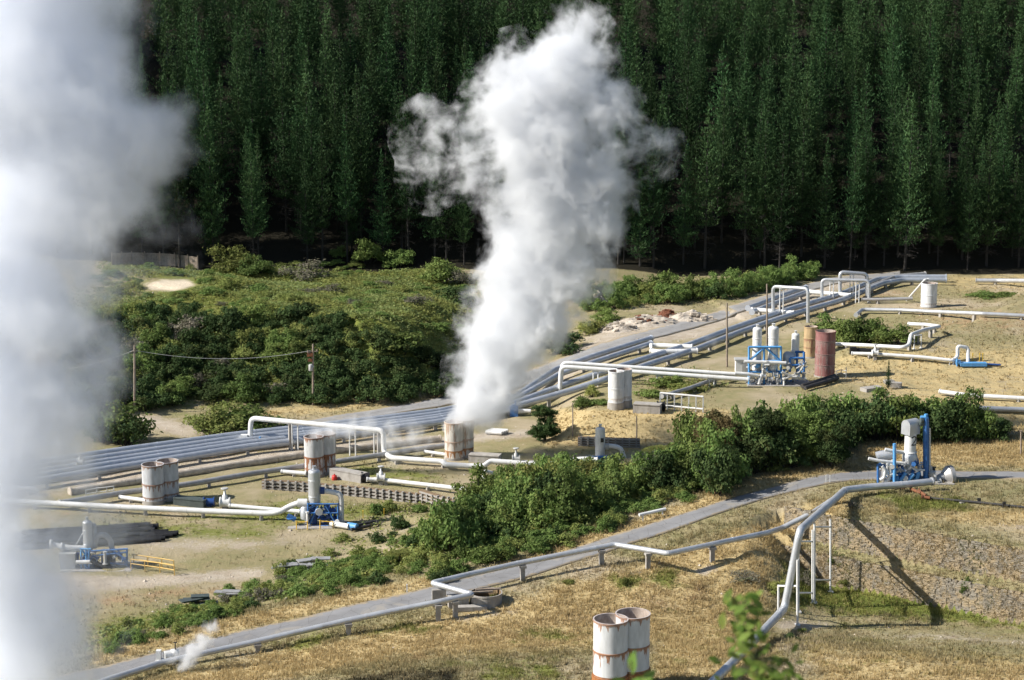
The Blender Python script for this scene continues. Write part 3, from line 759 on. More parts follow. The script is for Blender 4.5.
# ---- stone retaining walls at right
def stone_mat():
    m, nt, b = newmat('dry_stone')
    co = nd(nt, 'ShaderNodeTexCoord').outputs['Object']
    v = nd(nt, 'ShaderNodeTexVoronoi'); v.inputs['Scale'].default_value = 1.9; nt.links.new(scalev(nt, co, (.9,.9,2.4)), v.inputs['Vector'])
    e = nd(nt, 'ShaderNodeTexVoronoi', feature='DISTANCE_TO_EDGE'); e.inputs['Scale'].default_value = 1.9; nt.links.new(scalev(nt, co, (.9,.9,2.4)), e.inputs['Vector'])
    s = nd(nt, 'ShaderNodeSeparateColor'); nt.links.new(v.outputs['Color'], s.inputs[0])
    c = mixc(nt, s.outputs[0], (.17,.15,.12), (.255,.228,.185))
    c = mixc(nt, mrange(nt, noise(nt, co, .8, 6, .7), .42, .6, 0, .9), c, (.34,.26,.155))
    c = mixc(nt, mrange(nt, noise(nt, co, 1.9, 4, .6), .62, .75, 0, .7), c, (.13,.13,.04))
    c = mixc(nt, mrange(nt, e.outputs['Distance'], .0, .04, .3, 0), c, (.10,.08,.05))
    nt.links.new(c, b.inputs['Base Color']); b.inputs['Roughness'].default_value = .95
    bump(nt, b, mrange(nt, e.outputs['Distance'], 0, .2), .4, .08)
    return m
M_STONE = stone_mat()
WALLTUFT = []
def stone_wall(label, off, zt, zb, x0=28.5, x1=88):
    """wall that follows the bench edge, set off metres in front of it, with uneven stone courses"""
    L = WALL; mb = MB(); rr = random.Random(int(off*10)); n = int((x1-x0)/.55); hgt = zt-zb; rows = int(hgt/.2)
    def at(x, off=off):
        i = 0
        while i < len(L.p)-2 and L.p[i+1][0] < x: i += 1
        a, b = L.p[i], L.p[i+1]; f = (x-a[0])/(b[0]-a[0]); e = (b-a)/np.linalg.norm(b-a)
        return a+(b-a)*f + np.array([e[1], -e[0]])*off, math.atan2(e[1], e[0])
    g = at((x0+x1)/2)[0]; t = thing('retaining_wall', label, 'wall', (g[0], g[1], zb))
    core = MB()
    for k in range(n):
        xa = x0+(x1-x0)*k/n; q, rz = at(xa+.27)
        core.box((q[0], q[1]+.17, (zt+zb)/2-.1), (.62, .45, hgt-.1), rz)
    for j in range(rows):
        x = x0 + rr.random()*.5
        while x < x1:
            w = rr.uniform(.35,1.3); hh = hgt/rows
            if rr.random() < .985:
                q, rz = at(x+w/2); jy = rr.uniform(-.015,.05)
                if rr.random() < .03: jy += .1
                mb.box((q[0], q[1]+jy, zb+(j+.5)*hh+rr.uniform(-.03,.03)), (w*.97, .32, hh*rr.uniform(.85,1.02)), rz+rr.uniform(-.02,.02), 0, rr.uniform(.93,.99))
            x += w
    build('rubble_core', core, M_STONE, t); build('stone_facing', mb, M_STONE, t)
    for k in range(22000):
        x = rr.uniform(x0, x1)
        if math.sin(x*.8)+math.sin(x*.31+off)+rr.uniform(-1.3,2.2) < .1: continue
        WALLTUFT.append((x, *at(x, off+.02)[0], rr.uniform(zb+.2, zt+.05)))
    return t
stone_wall('upper tier of the rough stone retaining wall at right', .62, 9.05, 5.5)
stone_wall('lower tier of the rough stone retaining wall at right', 3.2, 5.75, 2.4)

# ---- pipe along the access road
pipeline('road_pipe', 'blue-grey pipe on concrete posts following the lower side of the access road', [(60,694,.5),(100,682,.6),(160,663,.7),(232,647,.8),(300,631.5,1.0),(345,621,1.3),(400,609.5,1.6),(440,601.5,1.8),(473,594.5,1.9),(432,583,2.1),(475,573,1.8),(520,563,1.8),(560,555,1.8),(615,544.5,1.9),(668,553.5,2.0),(718,543,1.7),(768,532.5,1.4),(782,528,1.3),(812,513,1.0),(845,491.5,1.0)], .27, M_ALU,
         kind='post', at=[(255,646),(348,633),(437,618),(449,611),(525,583),(603,566),(640,574),(718,566)], smat=M_CONC, rb=.35, joint=8)
g0 = hit(784,620); g0T = g0+[.0,0,1.1]
el = Py(800,530,g0[1]+.2); tp = hit(845,490,.9)
big = pipeline('descending_pipe', 'thick silver pipe dropping from the bench past the stone walls to the grass', [(700,694,.7),(714,680.5,.8),(745,650,.8), g0T, el, tp, hit(868,487,.8), hit(905,484.5,.8), hit(932,481.5,.9)], .37, M_ALU, 0, rb=.8, joint=7,)
def mk_frame(label, posts, bars, w=.1):
    """posts: (px, py_bottom, py_top); bars: (i, j, py) between posts"""
    B = [hit(p[0], p[1]) for p in posts]; t = thing('bracing_stand', label, 'pipe support', B[0])
    mb = MB(); mbb = MB(); T = []
    for p, b in zip(posts, B):
        top = Py(p[0], p[2], b[1]); mb.tube([b-[0,0,.3], top], w, 8)
        mb.box((b[0],b[1],b[2]+.03), (.5,.5,.12))
    for i, j, py in bars:
        pa = Py(posts[i][0], py, B[i][1]); pb = Py(posts[j][0], py, B[j][1]); mbb.tube([pa, pb], w*.9, 8)
    build('post', mb, M_WHITE, t); build('cross_bar', mbb, M_WHITE, t)
    return t
mk_frame('tall white ladder-like frame in front of the stone wall', [(814.5,603,523),(830.5,592,519)], [(0,1,527),(0,1,580)])
mk_frame('narrow white frame bracing the descending pipe', [(798.5,612,541),(812.5,603,530)], [(0,1,541.5),(0,1,593)])
mk_frame('low white frame where the descending pipe meets the grass', [(778.5,612,585),(797.5,625,560)], [(0,1,586)], .11)

# ---- white barrier by the road
mb = MB(); a, b = hit(640,522), hit(662.5,516)
t = thing('barrier', 'short white pipe barrier on two posts above the road', 'barrier', a)
mb.tube([a+[-.1,0,.75], b+[.3,0,.75]], .17, 12); build('rail', mb, M_WHITE, t)
for q in (a+[.3,.1,0], b): mp = MB(); mp.box(q+[0,0,.25], (.14,.14,.9)); build('post', mp, M_WHITE, t)

# ---- old round concrete chamber
g = hit(486,603); t = thing('concrete_chamber', 'round old concrete chamber open at the top under the road pipe', 'chamber', g)
mb = open_drum(g, 1.5, 1.05, 28, seam=()); build('ring_wall', mb, [M_CONC, M_SOIL], t)
mb = MB(); mb.box(g+[-.3,-.1,1.12], (1.9,.25,.14), .15); mb.box(g+[.2,.7,1.12], (2.4,.25,.14), .15); build('lid_beam', mb, M_WOOD, t)
mb = MB(); mb.box(g+[-2.6,-.3,.3], (1.9,1.3,1.0), .15); mb.box(g+[-4.4,.1,.5], (1.3,.5,1.6), .15); mb.box(g+[-1.4,-1.6,.05], (3.0,.8,.4), .1)
build('chamber_step', mb, M_CONC, t)

# ---- low valve fittings on the road pipe at left
g = hit(163,664); t = thing('valve_station', 'cream valve box and cap on the road pipe beside a small steam jet', 'valve', g)
mb = MB(); mb.box(g+[-.35,0,.75], (.42,.5,1.1)); mb.disc(g+[.5,0,.85], (1,.4,0), .38, .7); mb.lathe(g+[1.0,.25,.5], [(.42,0),(.45,.5),(.38,.7),(0,.78)], 16); mb.box(g+[.3,0,.2], (1.8,.7,.5))
build('valve_body', mb, M_WHITE, t)
mb = MB(); mb.tube([g+[1.1,.3,.8], g+[1.1,.3,1.9]], .05, 6); mb.box(g+[1.1,.3,1.9],(.3,.08,.08)); build('stem', mb, M_DARK, t)

# ------------------------------------------------------------------ well heads
class Loc:
    """local metres at a well: x right, y away, z up; px() turns a pixel offset into metres there"""
    def __init__(s, px, py):
        s.g = hit(px, py); s.p = (px, py); g = s.g; s.k = FPX/(g[1]*SA+(CAMZ-g[2])*CA)
    def __call__(s, px, py, dy=0.0): return Py(px, py, s.g[1]+dy)
    def m(s, q): return q/s.k
def vessel(mb, c, r, h, n=24, m=0, nub=True, bands=(.25,.7)):
    mb.lathe(c, [(r*.55,-.001),(r*.9,.12*r),(r,.4*r)], n, m); mb.lathe(c, [(r,.4*r),(r,h-.45*r)], n, m)
    mb.lathe(c, [(r,h-.45*r),(r*.93,h-.2*r),(r*.7,h-.05*r),(r*.3,h),(.02,h+.01)], n, m)
    for b in bands: mb.lathe((c[0],c[1],c[2]+h*b-.05), [(r,0),(r*1.05,.02),(r*1.05,.1),(r,.12)], n, m)
    if nub: mb.lathe((c[0],c[1],c[2]+h-.02), [(r*.28,0),(r*.28,.3),(r*.36,.3),(r*.36,.42)], 12, m)
def figure_two(parent, c, r, ang, hgt, mat, z):
    """painted figure 2 that follows the round neck"""
    P = [(-.28,.32),(-.2,.45),(0,.5),(.2,.45),(.28,.3),(.24,.13),(.05,-.1),(-.15,-.32),(-.3,-.48),(.3,-.48)]
    q = round_path([(x, y, 0) for x, y in P], .08, 3); D = []
    for i in range(len(q)-1):
        for k in range(3): D.append(q[i]+(q[i+1]-q[i])*k/3)
    D.append(q[-1])
    pts = [(c[0]+(r+.005)*math.cos(ang+p[0]*hgt/r), c[1]+(r+.005)*math.sin(ang+p[0]*hgt/r), z+p[1]*hgt) for p in D]
    build('number_mark', MB().tube(pts, .065, 6), mat, parent)

# W5: the well head on the bench
L = Loc(911, 481); g = L.g
t = thing('well_head', 'blue framed well head with hooded silver vessel marked 2 on the bench', 'well head', g)
c = L(910, 452); c = np.array([c[0], g[1], c[2]]); r = .62
mb = MB(); mb.lathe(c, [(r,0),(r,2.1)], 28); mb.lathe((c[0],c[1],c[2]-.05), [(r*1.2,0),(r*1.22,.1),(r,.12)], 28)
vs = build('vessel_neck', mb, M_WHITE, t, c)
figure_two(vs, c, r, -PI/2+.45, .95, M_INK, c[2]+1.35)
mb = MB(); mb.lathe((c[0],c[1],c[2]-2.3), [(.25,0),(.45,.35),(.78,1.1),(.82,1.9),(.62,2.3)], 28); build('vessel', mb, M_ALU, t)
# hood: arch section swept to the back right
mb = MB(); d = np.array([.80,.60,0]); nrm = np.array([.60,-.80,0]); hc = c + [-.05,0,2.0]; V = []; 
arc = [(-.62,0),(-.62,1.0)] + [(-.62*math.cos(PI*k/10), 1.0+.62*math.sin(PI*k/10)) for k in range(1,10)] + [(.62,1.0),(.62,0)]
for s_ in (-.75, .85):
    for (u, z) in arc: V.append(hc + d*s_ + nrm*u + np.array([0,0,z]))
K = len(arc); mb.add(V, [(i, i+1, K+i+1, K+i) for i in range(K-1)], 0, False); mb.add(V[:K], [tuple(range(K-1,-1,-1))]); mb.add(V[K:], [tuple(range(K))]); mb.add([V[0],V[K-1],V[2*K-1],V[K]], [(0,1,2,3)])
build('hood', mb, M_ALU, t)
def bars(name, mat, segs, w, dy=0.0, parent=None):
    mb = MB()
    for s in segs:
        a = L(s[0], s[1], s[4] if len(s) > 4 else dy); b = L(s[2], s[3], s[5] if len(s) > 5 else (s[4] if len(s) > 4 else dy)); mb.bar(a, b, w)
    return build(name, mb, mat, parent or t)
def pipes(name, mat, path, r, dy=0.0, rb=.35, parent=None, n=10):
    P = [L(q[0], q[1], q[2] if len(q) > 2 else dy) for q in path]
    return build(name, MB().tube(round_path(P, rb), r, n), mat, parent or t)
bars('blue_column', M_BLUE, [(926,482,926,418)], .46, -.1)
bars('column_head', M_LBLUE, [(920.5,417.5,928,417.5),(926,420,926,414)], .3, -.1)
bars('column_pipe', M_ALU, [(929.5,478,929.5,428)], .2, 0)
mb = MB(); mb.disc(L(921.5,420.5,-.1), (1,.2,0), .33, .3); mb.disc(L(921.5,424,-.1), (1,.2,0), .25, .5); build('top_valve', mb, M_DKG, t)
bars('blue_post', M_LBLUE, [(894.5,484,894.5,443.5)], .26, -1.2)
pipes('side_pipe', M_WHITE, [(868.5,458.5,-1.0),(880,461,-1.0),(905,463.5,-.6)], .18)
pipes('side_pipe', M_WHITE, [(885,449.5,-.6),(893,451,-.6),(903,452.5,-.2)], .2)
mb = MB(); q = L(885,457,.3); mb.tube([q+[-.9,0,0],q+[-.6,0,.1],q+[.7,0,.35]], .55, 18); build('side_drum', mb, M_ALU, t)
bars('blue_frame', M_BLUE, [(878,484,878,464,-.8),(878,465,892,466,-.8),(892,484,892,466,.5),(878,465,884,462,-.8,.8),(899,482,899,462,.6),(921,482,917,458,.2),(900,482,908,466,.0),(917,482,909,470,.4),(899,474,921,474,.6),(903,482,903,468,-.5),(913,482,913,468,-.5),(896,470,905,480,-.6),(921,465,899,465,.8)], .2)
bars('valve_blue', M_LBLUE, [(900,481,906,473,-.9),(908,480,914,474,-.9),(916,480,919,472,-.7),(897,476,897,483,-.9)], .34)
pipes('bend_pipe', M_WHITE, [(882,466,-1.0),(885.5,470,-1.0),(884,478,-1.0),(880,480,-1.0)], .17)
pipes('bend_pipe', M_WHITE, [(888,464,-.9),(891,470,-.9),(889,480,-.9),(884,482,-.9)], .17)
mb = MB(); a_ = L(932,481.5,-.2); b_ = L(943,477,.2); e_ = L(948,476,.35)
mb.tube([a_, (a_+b_)/2, b_], .3, 16, r2=.5); mb.tube([b_, e_], .6, 20, r2=1.1); mb.tube([e_, e_+[.4,.1,0]], 1.14, 24); build('outlet_bell', mb, M_ALUD, t)
mb = MB(); mb.disc(L(934,478,-.4), (1,.2,.1), .5, .18); mb.disc(L(938,482,-.6), (1,.3,0), .42, .5); mb.box(L(942,486,-.6), (.9,.8,.6)); mb.disc(L(932,472,0), (0,0,1), .4, .2); mb.bar(L(932,480,0), L(931,466,0), .2); build('outlet_valve', mb, M_GREY, t)
def clutter(box, n, seed, mats=None, parent=None, dy=(-1.0,.9), w=.13):
    rr = random.Random(seed); x0, y0, x1, y1 = box; mbs = [MB(), MB(), MB()]
    for k in range(n):
        x, y, d = rr.uniform(x0,x1), rr.uniform(y0,y1), rr.uniform(*dy); mb = mbs[k % 3]; q = L(x,y,d); ln = rr.uniform(.5,1.5); ax = rr.choice(((1,0,0),(0,0,1),(0,0,1),(1,0,.6),(-1,0,.6),(.3,1,0)))
        ax = np.array(ax, float); ax /= np.linalg.norm(ax); mb.tube([q-ax*ln/2, q+ax*ln/2], w*rr.uniform(.6,1.3), 8)
        for s_ in (-.5,.5):
            if rr.random() < .6: mb.disc(q+ax*ln*s_, ax, w*rr.uniform(1.5,2.4), .09, n=12)
        if rr.random() < .35: mb.bar(q, q+[0,0,.55], .07); mb.disc(q+[0,0,.55], (0,0,1), .22, .05, n=12)
    for mb, m, nm in zip(mbs, mats or (M_BLUE, M_WHITE, M_GREY), ('pipework','pipework','pipework')): build(nm, mb, m, parent or t)
clutter((878,463,922,482), 42, 1)
clutter((926,472,938,485), 9, 2, (M_GREY,M_ALUD,M_DARK))
mb = MB(); mb.box(g+[.6,.3,-.25], (7.6,3.6,.6)); build('pad', mb, M_CONC, t)
mb = MB(); 
for (x0,y0,x1,y1) in ((895,487,905,488),(911,489,921,493),(919,491,926,496),(922,497,930,498)): mb.tube([hit(x0,y0,.3), hit(x1,y1,.3)], .17, 10); mb.disc(hit(x0,y0,.3),(1,-.3,0),.3,.12)
g_ = hit(912,490); single('rusted_fitting', mb, M_RUST, 'rust red pipe fittings lying in front of the well head marked 2', 'fitting', g_)
pipeline('low_pipe', 'dark old pipe lying from the rust red fittings to the right edge', [(930,498,.2),(975,502,.2),(1060,511,.2)], .13, M_DARK, 8, smin=-.1)
for px, py, lab in ((978,504,'left of two short dark stakes by the old pipe'),(1003,508,'right of two short dark stakes by the old pipe')):
    q = hit(px,py); mb = MB(); mb.box(q+[0,0,.2],(.14,.14,.9)); mb.box(q+[.18,0,.2],(.14,.14,.9)); mb.box(q+[.09,0,.5],(.4,.1,.1)); single('stake', mb, M_DARK, lab, 'stake', q, 'dark stakes by the old pipe')

# W2: vessel on the left lawn
L = Loc(316, 524); g = L.g
t = thing('well_head', 'tall silver vessel on a navy frame on the left lawn, bent pipe at its right', 'well head', g)
c = L(314.7, 505); c[1] = g[1]; mb = MB(); vessel(mb, c, .70, 4.25); build('vessel', mb, M_ALU, t, c)
mb = MB(); mb.lathe(g+[-.15,0,-.1], [(.3,0),(.3,2.2)], 14); build('riser', mb, M_NAVY, t)
pipes('outlet_pipe', M_WHITE, [(320,490.5,0),(330,491.5,0),(340.5,494,0),(341.5,502,0),(341.5,522,0)], .30, rb=1.0)
mb = MB(); mb.disc(L(322.5,490.5,0), (1,0,0), .42, .5); build('flange', mb, M_NAVY, t)
mb = MB(); q = L(319,512,-.9); mb.disc(q, (.15,-1,0), .43, .16, n=24); build('end_disc', mb, M_WHITE, t)
bars('frame', M_BLUE, [(308,526,308,503,-.8),(338,526,338,503,-.8),(308,504,338,504,-.8),(308,513,338,513,-.8),(308,526,338,526,-.8),(308,526,308,503,.9),(338,526,338,503,.9),(338,504,338,504.5,-.8,.9),(308,504,308,504,-.8,.9),(310,524,318,506,-.8),(326,506,336,524,-.8)], .14)
mb = MB(); 
for (x, y, s) in ((313,509,.55),(327,508,.6),(333,511,.65),(329,516,.6),(323,519,.5),(336,519,.5)):
    mb = MB(); q = L(x,y,-.2); mb.disc(q, (1,.2,0), s*.55, .8*s); mb.disc(q+[.45*s,0,0], (1,.2,0), s*.75, .14); mb.disc(q-[.45*s,0,0], (1,.2,0), s*.75, .14); mb.bar(q, q+[0,0,.8*s], .14); build('valve', mb, M_NAVY, t)
mb = MB(); mb.lathe(L(305.5,518.5,-.3), [(.55,0),(.58,.2),(.58,1.35),(.4,1.5)], 20); build('side_drum', mb, M_ALU, t)
mb = MB(); q = L(302.5,503,-.2); mb.disc(q, (1,0,0), .5, 1.1); build('inlet_box', mb, M_WHITE, t)
mb = MB(); q = L(291,518,-.5); mb.tube([q+[-.4,0,.3],q+[.5,0,-.2]], .3, 10); mb.disc(q,(0,0,1),.5,.12); build('blue_valve', mb, M_BLUE, t)
L = Loc(316,524)
clutter((306,506,340,524), 26, 3, (M_NAVY,M_BLUE,M_WHITE))
mb = MB(); mb.box(g+[.2,-.3,-.12], (6.6,3.4,.3)); build('pad', mb, M_CONC, t)
bars('yellow_rail', M_YEL, [(296.5,532,296.5,521,-2.2),(307.5,533,307.5,521,-2.2),(320,532,320,520,-2.2),(333,531,333,521,-2.0),(296.5,522,307.5,522,-2.2),(320,521,333,522,-2.2)], .08)
g = hit(350,527); t = thing('pipe_trough', 'white trough with a blue end lying right of the navy framed vessel', 'trough', g)
mb = MB(); mb.tube([hit(331,523.5,.45), hit(349,526.5,.45)], .32, 12); build('pipe_run', mb, M_WHITE, t)
mb = MB(); mb.tube([hit(348,525.5,.45), hit(357,527,.45)], .40, 12); mb.box(hit(353,528,.1),(1.0,1.0,.5)); build('blue_end', mb, M_LBLUE, t)
g = hit(365,525); t = thing('steel_channel', 'dark open steel channel lying on the lawn right of the trough', 'channel', g)
mb = MB(); a_, b_ = hit(352,526.5,.3), hit(377,521,.3); mb.bar(a_, b_, .3); mb.bar(a_+[0,-1.3,0], b_+[0,-1.3,0], .3); mb.bar(b_, b_+[0,-1.3,0], .2); build('side_rail', mb, M_DARK, t)
for px, py in ((363,518),(384,516)):
    q = hit(px,py); mb = MB(); mb.box(q+[0,0,.3],(.09,.09,1.0)); mb.box(q+[0,0,.84],(.14,.14,.1)); single('marker_peg', mb, M_YEL, 'thin yellow peg on the lawn right of the navy framed vessel' if px==363 else 'thin yellow peg farther right beside the crib wall lawn', 'peg', q, 'yellow pegs on the lawn')

# W1: vessel at far left, partly in steam
L = Loc(90, 566); g = L.g
t = thing('well_head', 'slim grey vessel on a bright blue frame at the far left in the steam', 'well head', g)
c = L(88.3, 552); c[1] = g[1]; mb = MB(); vessel(mb, c, .5, 3.5); build('vessel', mb, M_ALU, t, c)
mb = MB(); q = L(94,548,.5); mb.lathe(q, [(.35,0),(.35,2.6),(.2,2.8)], 16); build('side_drum', mb, M_ALUD, t)
pipes('inlet_pipe', M_WHITE, [(50,544,-.3),(58,546,-.3),(70,548,-.3),(86,548.5,0)], .33)
mb = MB(); mb.disc(L(51,544,-.3),(1,0,0),.5,.2); mb.disc(L(62,547,-.3),(1,0,0),.48,.2); build('flange', mb, M_WHITE, t)
pipes('return_bend', M_ALUD, [(94,545,.4),(97,536,.4),(104,534,.4),(110,539,.4),(112.5,550,.4),(112.5,560,.4)], .3, rb=.8)
pipes('brace', M_GREY, [(76,545,.4),(86,528,.2)], .08)
bars('frame', M_LBLUE, [(81,572,81,549,-1),(86,572,86,549,-1),(89,572,89,549,-1),(80,549,91,549,-1),(80,560,91,560,-1),(81,549,89,560,-1),(81,571,89,571,-1),(81,560,89,571,-1)], .14)
bars('side_frame', M_BLUE, [(91,551,128,549,-.6),(91,556,128,552,-.6),(127,549,127,565,-.6),(127,549,127,565,.8),(118,550,127,565,-.6),(104,553,104,549,0),(91,551,128,549,.9),(110,563,128,565,-.6)], .15)
mb = MB(); q = L(69,569,-.6); mb.box(q+[0,0,.85],(1.5,1.2,2.1),0,0,1.15); build('grey_bin', mb, M_GREY, t)
pipes('low_pipe', M_WHITE, [(76,562,-1.2),(90,562,-1.2)], .22)
pipes('drain_pipe', M_DARK, [(92,560,-.8),(100,566,-.8),(112,568,-.8)], .3, rb=.8)
mb = MB(); 
for (x, y) in ((109,556),(113,560),(108,562),(120,556)):
    mb = MB(); q = L(x,y,-.2); mb.disc(q,(1,.3,0),.35,.5); mb.disc(q,(1,.3,0),.48,.1); build('valve', mb, M_DARK, t)
clutter((76,553,126,568), 18, 4, (M_NAVY,M_BLUE,M_GREY))
mb = MB(); mb.box(g+[1,-.2,-.12],(7.5,3.6,.3)); build('pad', mb, M_CONC, t)
def railing(label, pts, mat, h=1.1, group=None):
    P = [hit(*p) for p in pts]; t = thing('railing', label, 'railing', P[0], group); mb = MB()
    for a, b in zip(P[:-1], P[1:]):
        for z in (h, h*.55): mb.bar(a+[0,0,z], b+[0,0,z], .09)
    mp = MB()
    for p in P: mp.box(p+[0,0,h/2-.1],(.1,.1,h+.2))
    build('rail', mb, mat, t); build('post', mp, mat, t)
M_CRM = simple('cream_yellow_paint', (.62,.42,.13), (.52,.34,.10), 1.5, .5)
railing('yellow hand railing right of the far left well head, nearer of its pair', [(131,569),(145,571),(160,573),(174.5,575.5)], M_CRM)
railing('yellow hand railing right of the far left well head, farther of its pair', [(134,564.5),(148,566.5),(162,568.5),(174,570.5)], M_CRM)
railing('white hand railing half hidden in steam behind the silver twin drum', [(86,499),(97,497),(107,496),(114,495)], M_WHITE)
# stack of black pipes
gp = 'black pipes stacked on the left plain'
for k in range(13):
    f = k/12; b_ = hit(140+14*math.sin(k*1.3)*.6+ (46-46*abs(f-.25)**.8*1.1 if f > .25 else 4+40*f/.25*.6), 541-17*f, .25); a_ = hit(20+6*math.sin(k*2.1), 548-15*f, .25)
    mb = MB(); mb.tube([a_+[0,0,0], b_], .24, 10); mb.disc(b_, b_-a_, .27, .2)
    single('black_pipe', mb, M_BLACK, 'long black pipe in the flat stack behind the far left well head', 'pipe', a_, gp)
for k in range(8):
    f = (k+.5)/8; a_ = hit(26+5*math.cos(k*2.3), 543-12*f, .66); b_ = hit(126+10*math.sin(k*1.9)+18*f, 536.5-13*f, .66)
    mb = MB(); mb.tube([a_, b_], .24, 10); mb.disc(b_, b_-a_, .27, .2)
    single('black_pipe', mb, M_BLACK, 'long black pipe in the flat stack behind the far left well head', 'pipe', a_, gp)

# W3: vessel half hidden by bushes
L = Loc(601, 458); g = L.g
t = thing('well_head', 'white vessel with curved white outlet half hidden behind the green bushes', 'well head', g)
c = L(600, 457); c[1] = g[1]; mb = MB(); vessel(mb, c, .64, 4.0); vs = build('vessel', mb, M_WHITE, t, c)
mb = MB(); mb.box((c[0]+.25,c[1]-.62,c[2]+2.4),(.42,.06,.55)); build('number_plate', mb, M_INK, t)
pipes('outlet_pipe', M_WHITE, [(604,446,0),(613,446,0),(621,448,0),(625,460,0)], .3, rb=1.2)
mb = MB(); mb.disc(L(607,446.5,0),(1,0,0),.42,.5); build('flange', mb, M_GREY, t)
bars('frame', M_BLUE, [(594,464,594,456,-.8),(612,464,612,456,-.8),(594,457,612,457,-.8),(600,464,600,456,-.8),(606,464,606,456,-.8)], .25)
for (x, w_) in ((605,.8),(609,.3)): mb = MB(); mb.disc(L(x,459.5,-.4),(1,.2,0),.5,w_); mb.disc(L(x,459.5,-.4)+[w_/2,0,0],(1,.2,0),.62,.1); build('valve', mb, M_NAVY, t)
mb = MB(); mb.box(g+[.3,0,-.1],(4.5,3,.3)); build('pad', mb, M_CONC, t)
# a small blue valve group behind the cream drum
g = hit(514,416); t = thing('valve_station', 'blue and white valve group right beside the foot of the steam cloud', 'valve', g)
mb = MB(); mb.box(g+[0,0,.7],(1.2,1,1.4)); mb.disc(g+[0,-.5,1.3],(0,1,0),.5,.4); mb.bar(g+[.2,0,1.2],g+[.2,0,2.2],.2); build('valve_body', mb, M_BLUE, t)
mb = MB(); mb.tube([g+[-2.6,0,.9],g+[2.4,0,.7]],.3,10); build('pipe_run', mb, M_WHITE, t)
g = hit(495,431); t = thing('pipe_bundle', 'pile of short white pipes on the dry grass right of the cream drum', 'pipe', g)
for k in range(4): mb = MB(); mb.tube([hit(486+k*2,432-k*.7,.35), hit(502+k*2,433-k*.7,.35)], .28, 10); build('pipe_length', mb, M_WHITE, t)

# W4: twin vessel station
L = Loc(768, 383); g = L.g
t = thing('vessel_station', 'twin white vessels in a bright blue frame with white piping beside the red drum', 'vessel station', g)
for (px, ptop, pbot, r, dy) in ((756.5,327,371,.68,0),(772.5,326,371,.78,-.2),(795,333,360,.58,1.2)):
    c = L(px, pbot, dy); h = (pbot-ptop)/L.k*1.01; mb = MB(); vessel(mb, c, r, h, bands=(.35,.75)); build('vessel', mb, M_WHITE, t, c)
mb = MB(); mb.lathe(L(788.5,366,.6), [(.85,0),(.88,.2),(.88,1.7),(.6,2.1),(.1,2.2)], 22); build('squat_drum', mb, M_ALU, t)
S = []
for dy in (-1.0, 1.0):
    for px in (749,764,781): S.append((px,384,px,347,dy))
    S += [(749,347,781,347,dy),(749,361,781,361,dy),(749,361,764,348,dy),(781,361,766,348,dy),(749,372,781,372,dy)]
for px in (749,781): S.append((px,347,px,347,-1,1)); 
bars('frame', M_LBLUE, S, .24)
bars('low_frame', M_BLUE, [(790,372,790,358,-.8),(804,372,804,352,-.8),(790,358,804,358,-.8),(790,365,804,365,-.8),(797,372,797,352,.6),(804,352,795,352,.6),(804,372,804,352,.6)], .26)
pipes('header_pipe', M_WHITE, [(744,361.5,-1.5),(760,362,-1.5),(786,363,-1.5)], .26)
pipes('header_pipe', M_WHITE, [(735,373,-1.8),(748,374,-1.8),(758,376,-1.6)], .26)
pipes('lower_pipe', M_GREY, [(782,372,-1.8),(795,378,-1.8),(806,379,-1.6)], .2)
pipes('lower_pipe', M_GREY, [(783,380,-2),(800,372,-1.6),(806,362,-1)], .15)
pipes('drain_pipe', M_WHITE, [(759,384,-1.6),(760,378,-1.6),(764,372,-1)], .3)
mb = MB()
for (x,y) in ((752,377),(757,381),(763,376),(770,379),(775,374),(778,380),(768,385),(752,384)):
    mb = MB(); q = L(x,y,-1.3); mb.disc(q,(1,.2,0),.3,.6); mb.disc(q+[.3,0,0],(1,.2,0),.42,.1); mb.disc(q-[.3,0,0],(1,.2,0),.42,.1); mb.bar(q,q+[0,0,.7],.12); build('valve', mb, M_ALU, t)
clutter((748,362,808,384), 56, 5, (M_LBLUE,M_WHITE,M_GREY), dy=(-1.9,.9))
mb = MB(); mb.box(g+[1.5,0,-.1],(9.5,4.5,.3)); build('pad', mb, M_CONC, t)
g = hit(742,373); t = thing('instrument_shed', 'small white shed with grey flat roof left of the blue vessel frame', 'shed', g)
mb = MB(); mb.box(g+[0,.8,.85],(1.9,1.6,2.1)); build('wall', mb, M_WHITE, t); mb = MB(); mb.box(g+[0,.8,2.0],(2.2,1.9,.2)); build('roof', mb, M_GREY, t)
mb = MB(); mb.box(g+[.3,-.01,.8],(.65,.06,1.6)); build('door', mb, M_GREY, t)
g = hit(800,386); t = thing('steel_channel', 'dark open steel channel sloping below the red drum', 'channel', g)
mb = MB(); a_, b_ = hit(802,386,.5), hit(835,376,.5); mb.bar(a_,b_,.5); mb.bar(a_+[.2,-1.4,0],b_+[.2,-1.4,0],.5); build('side_rail', mb, M_DARK, t)
railing('grey hand railing right of the red drum', [(836,378),(841,377),(846,378),(846,374)], M_GREY)

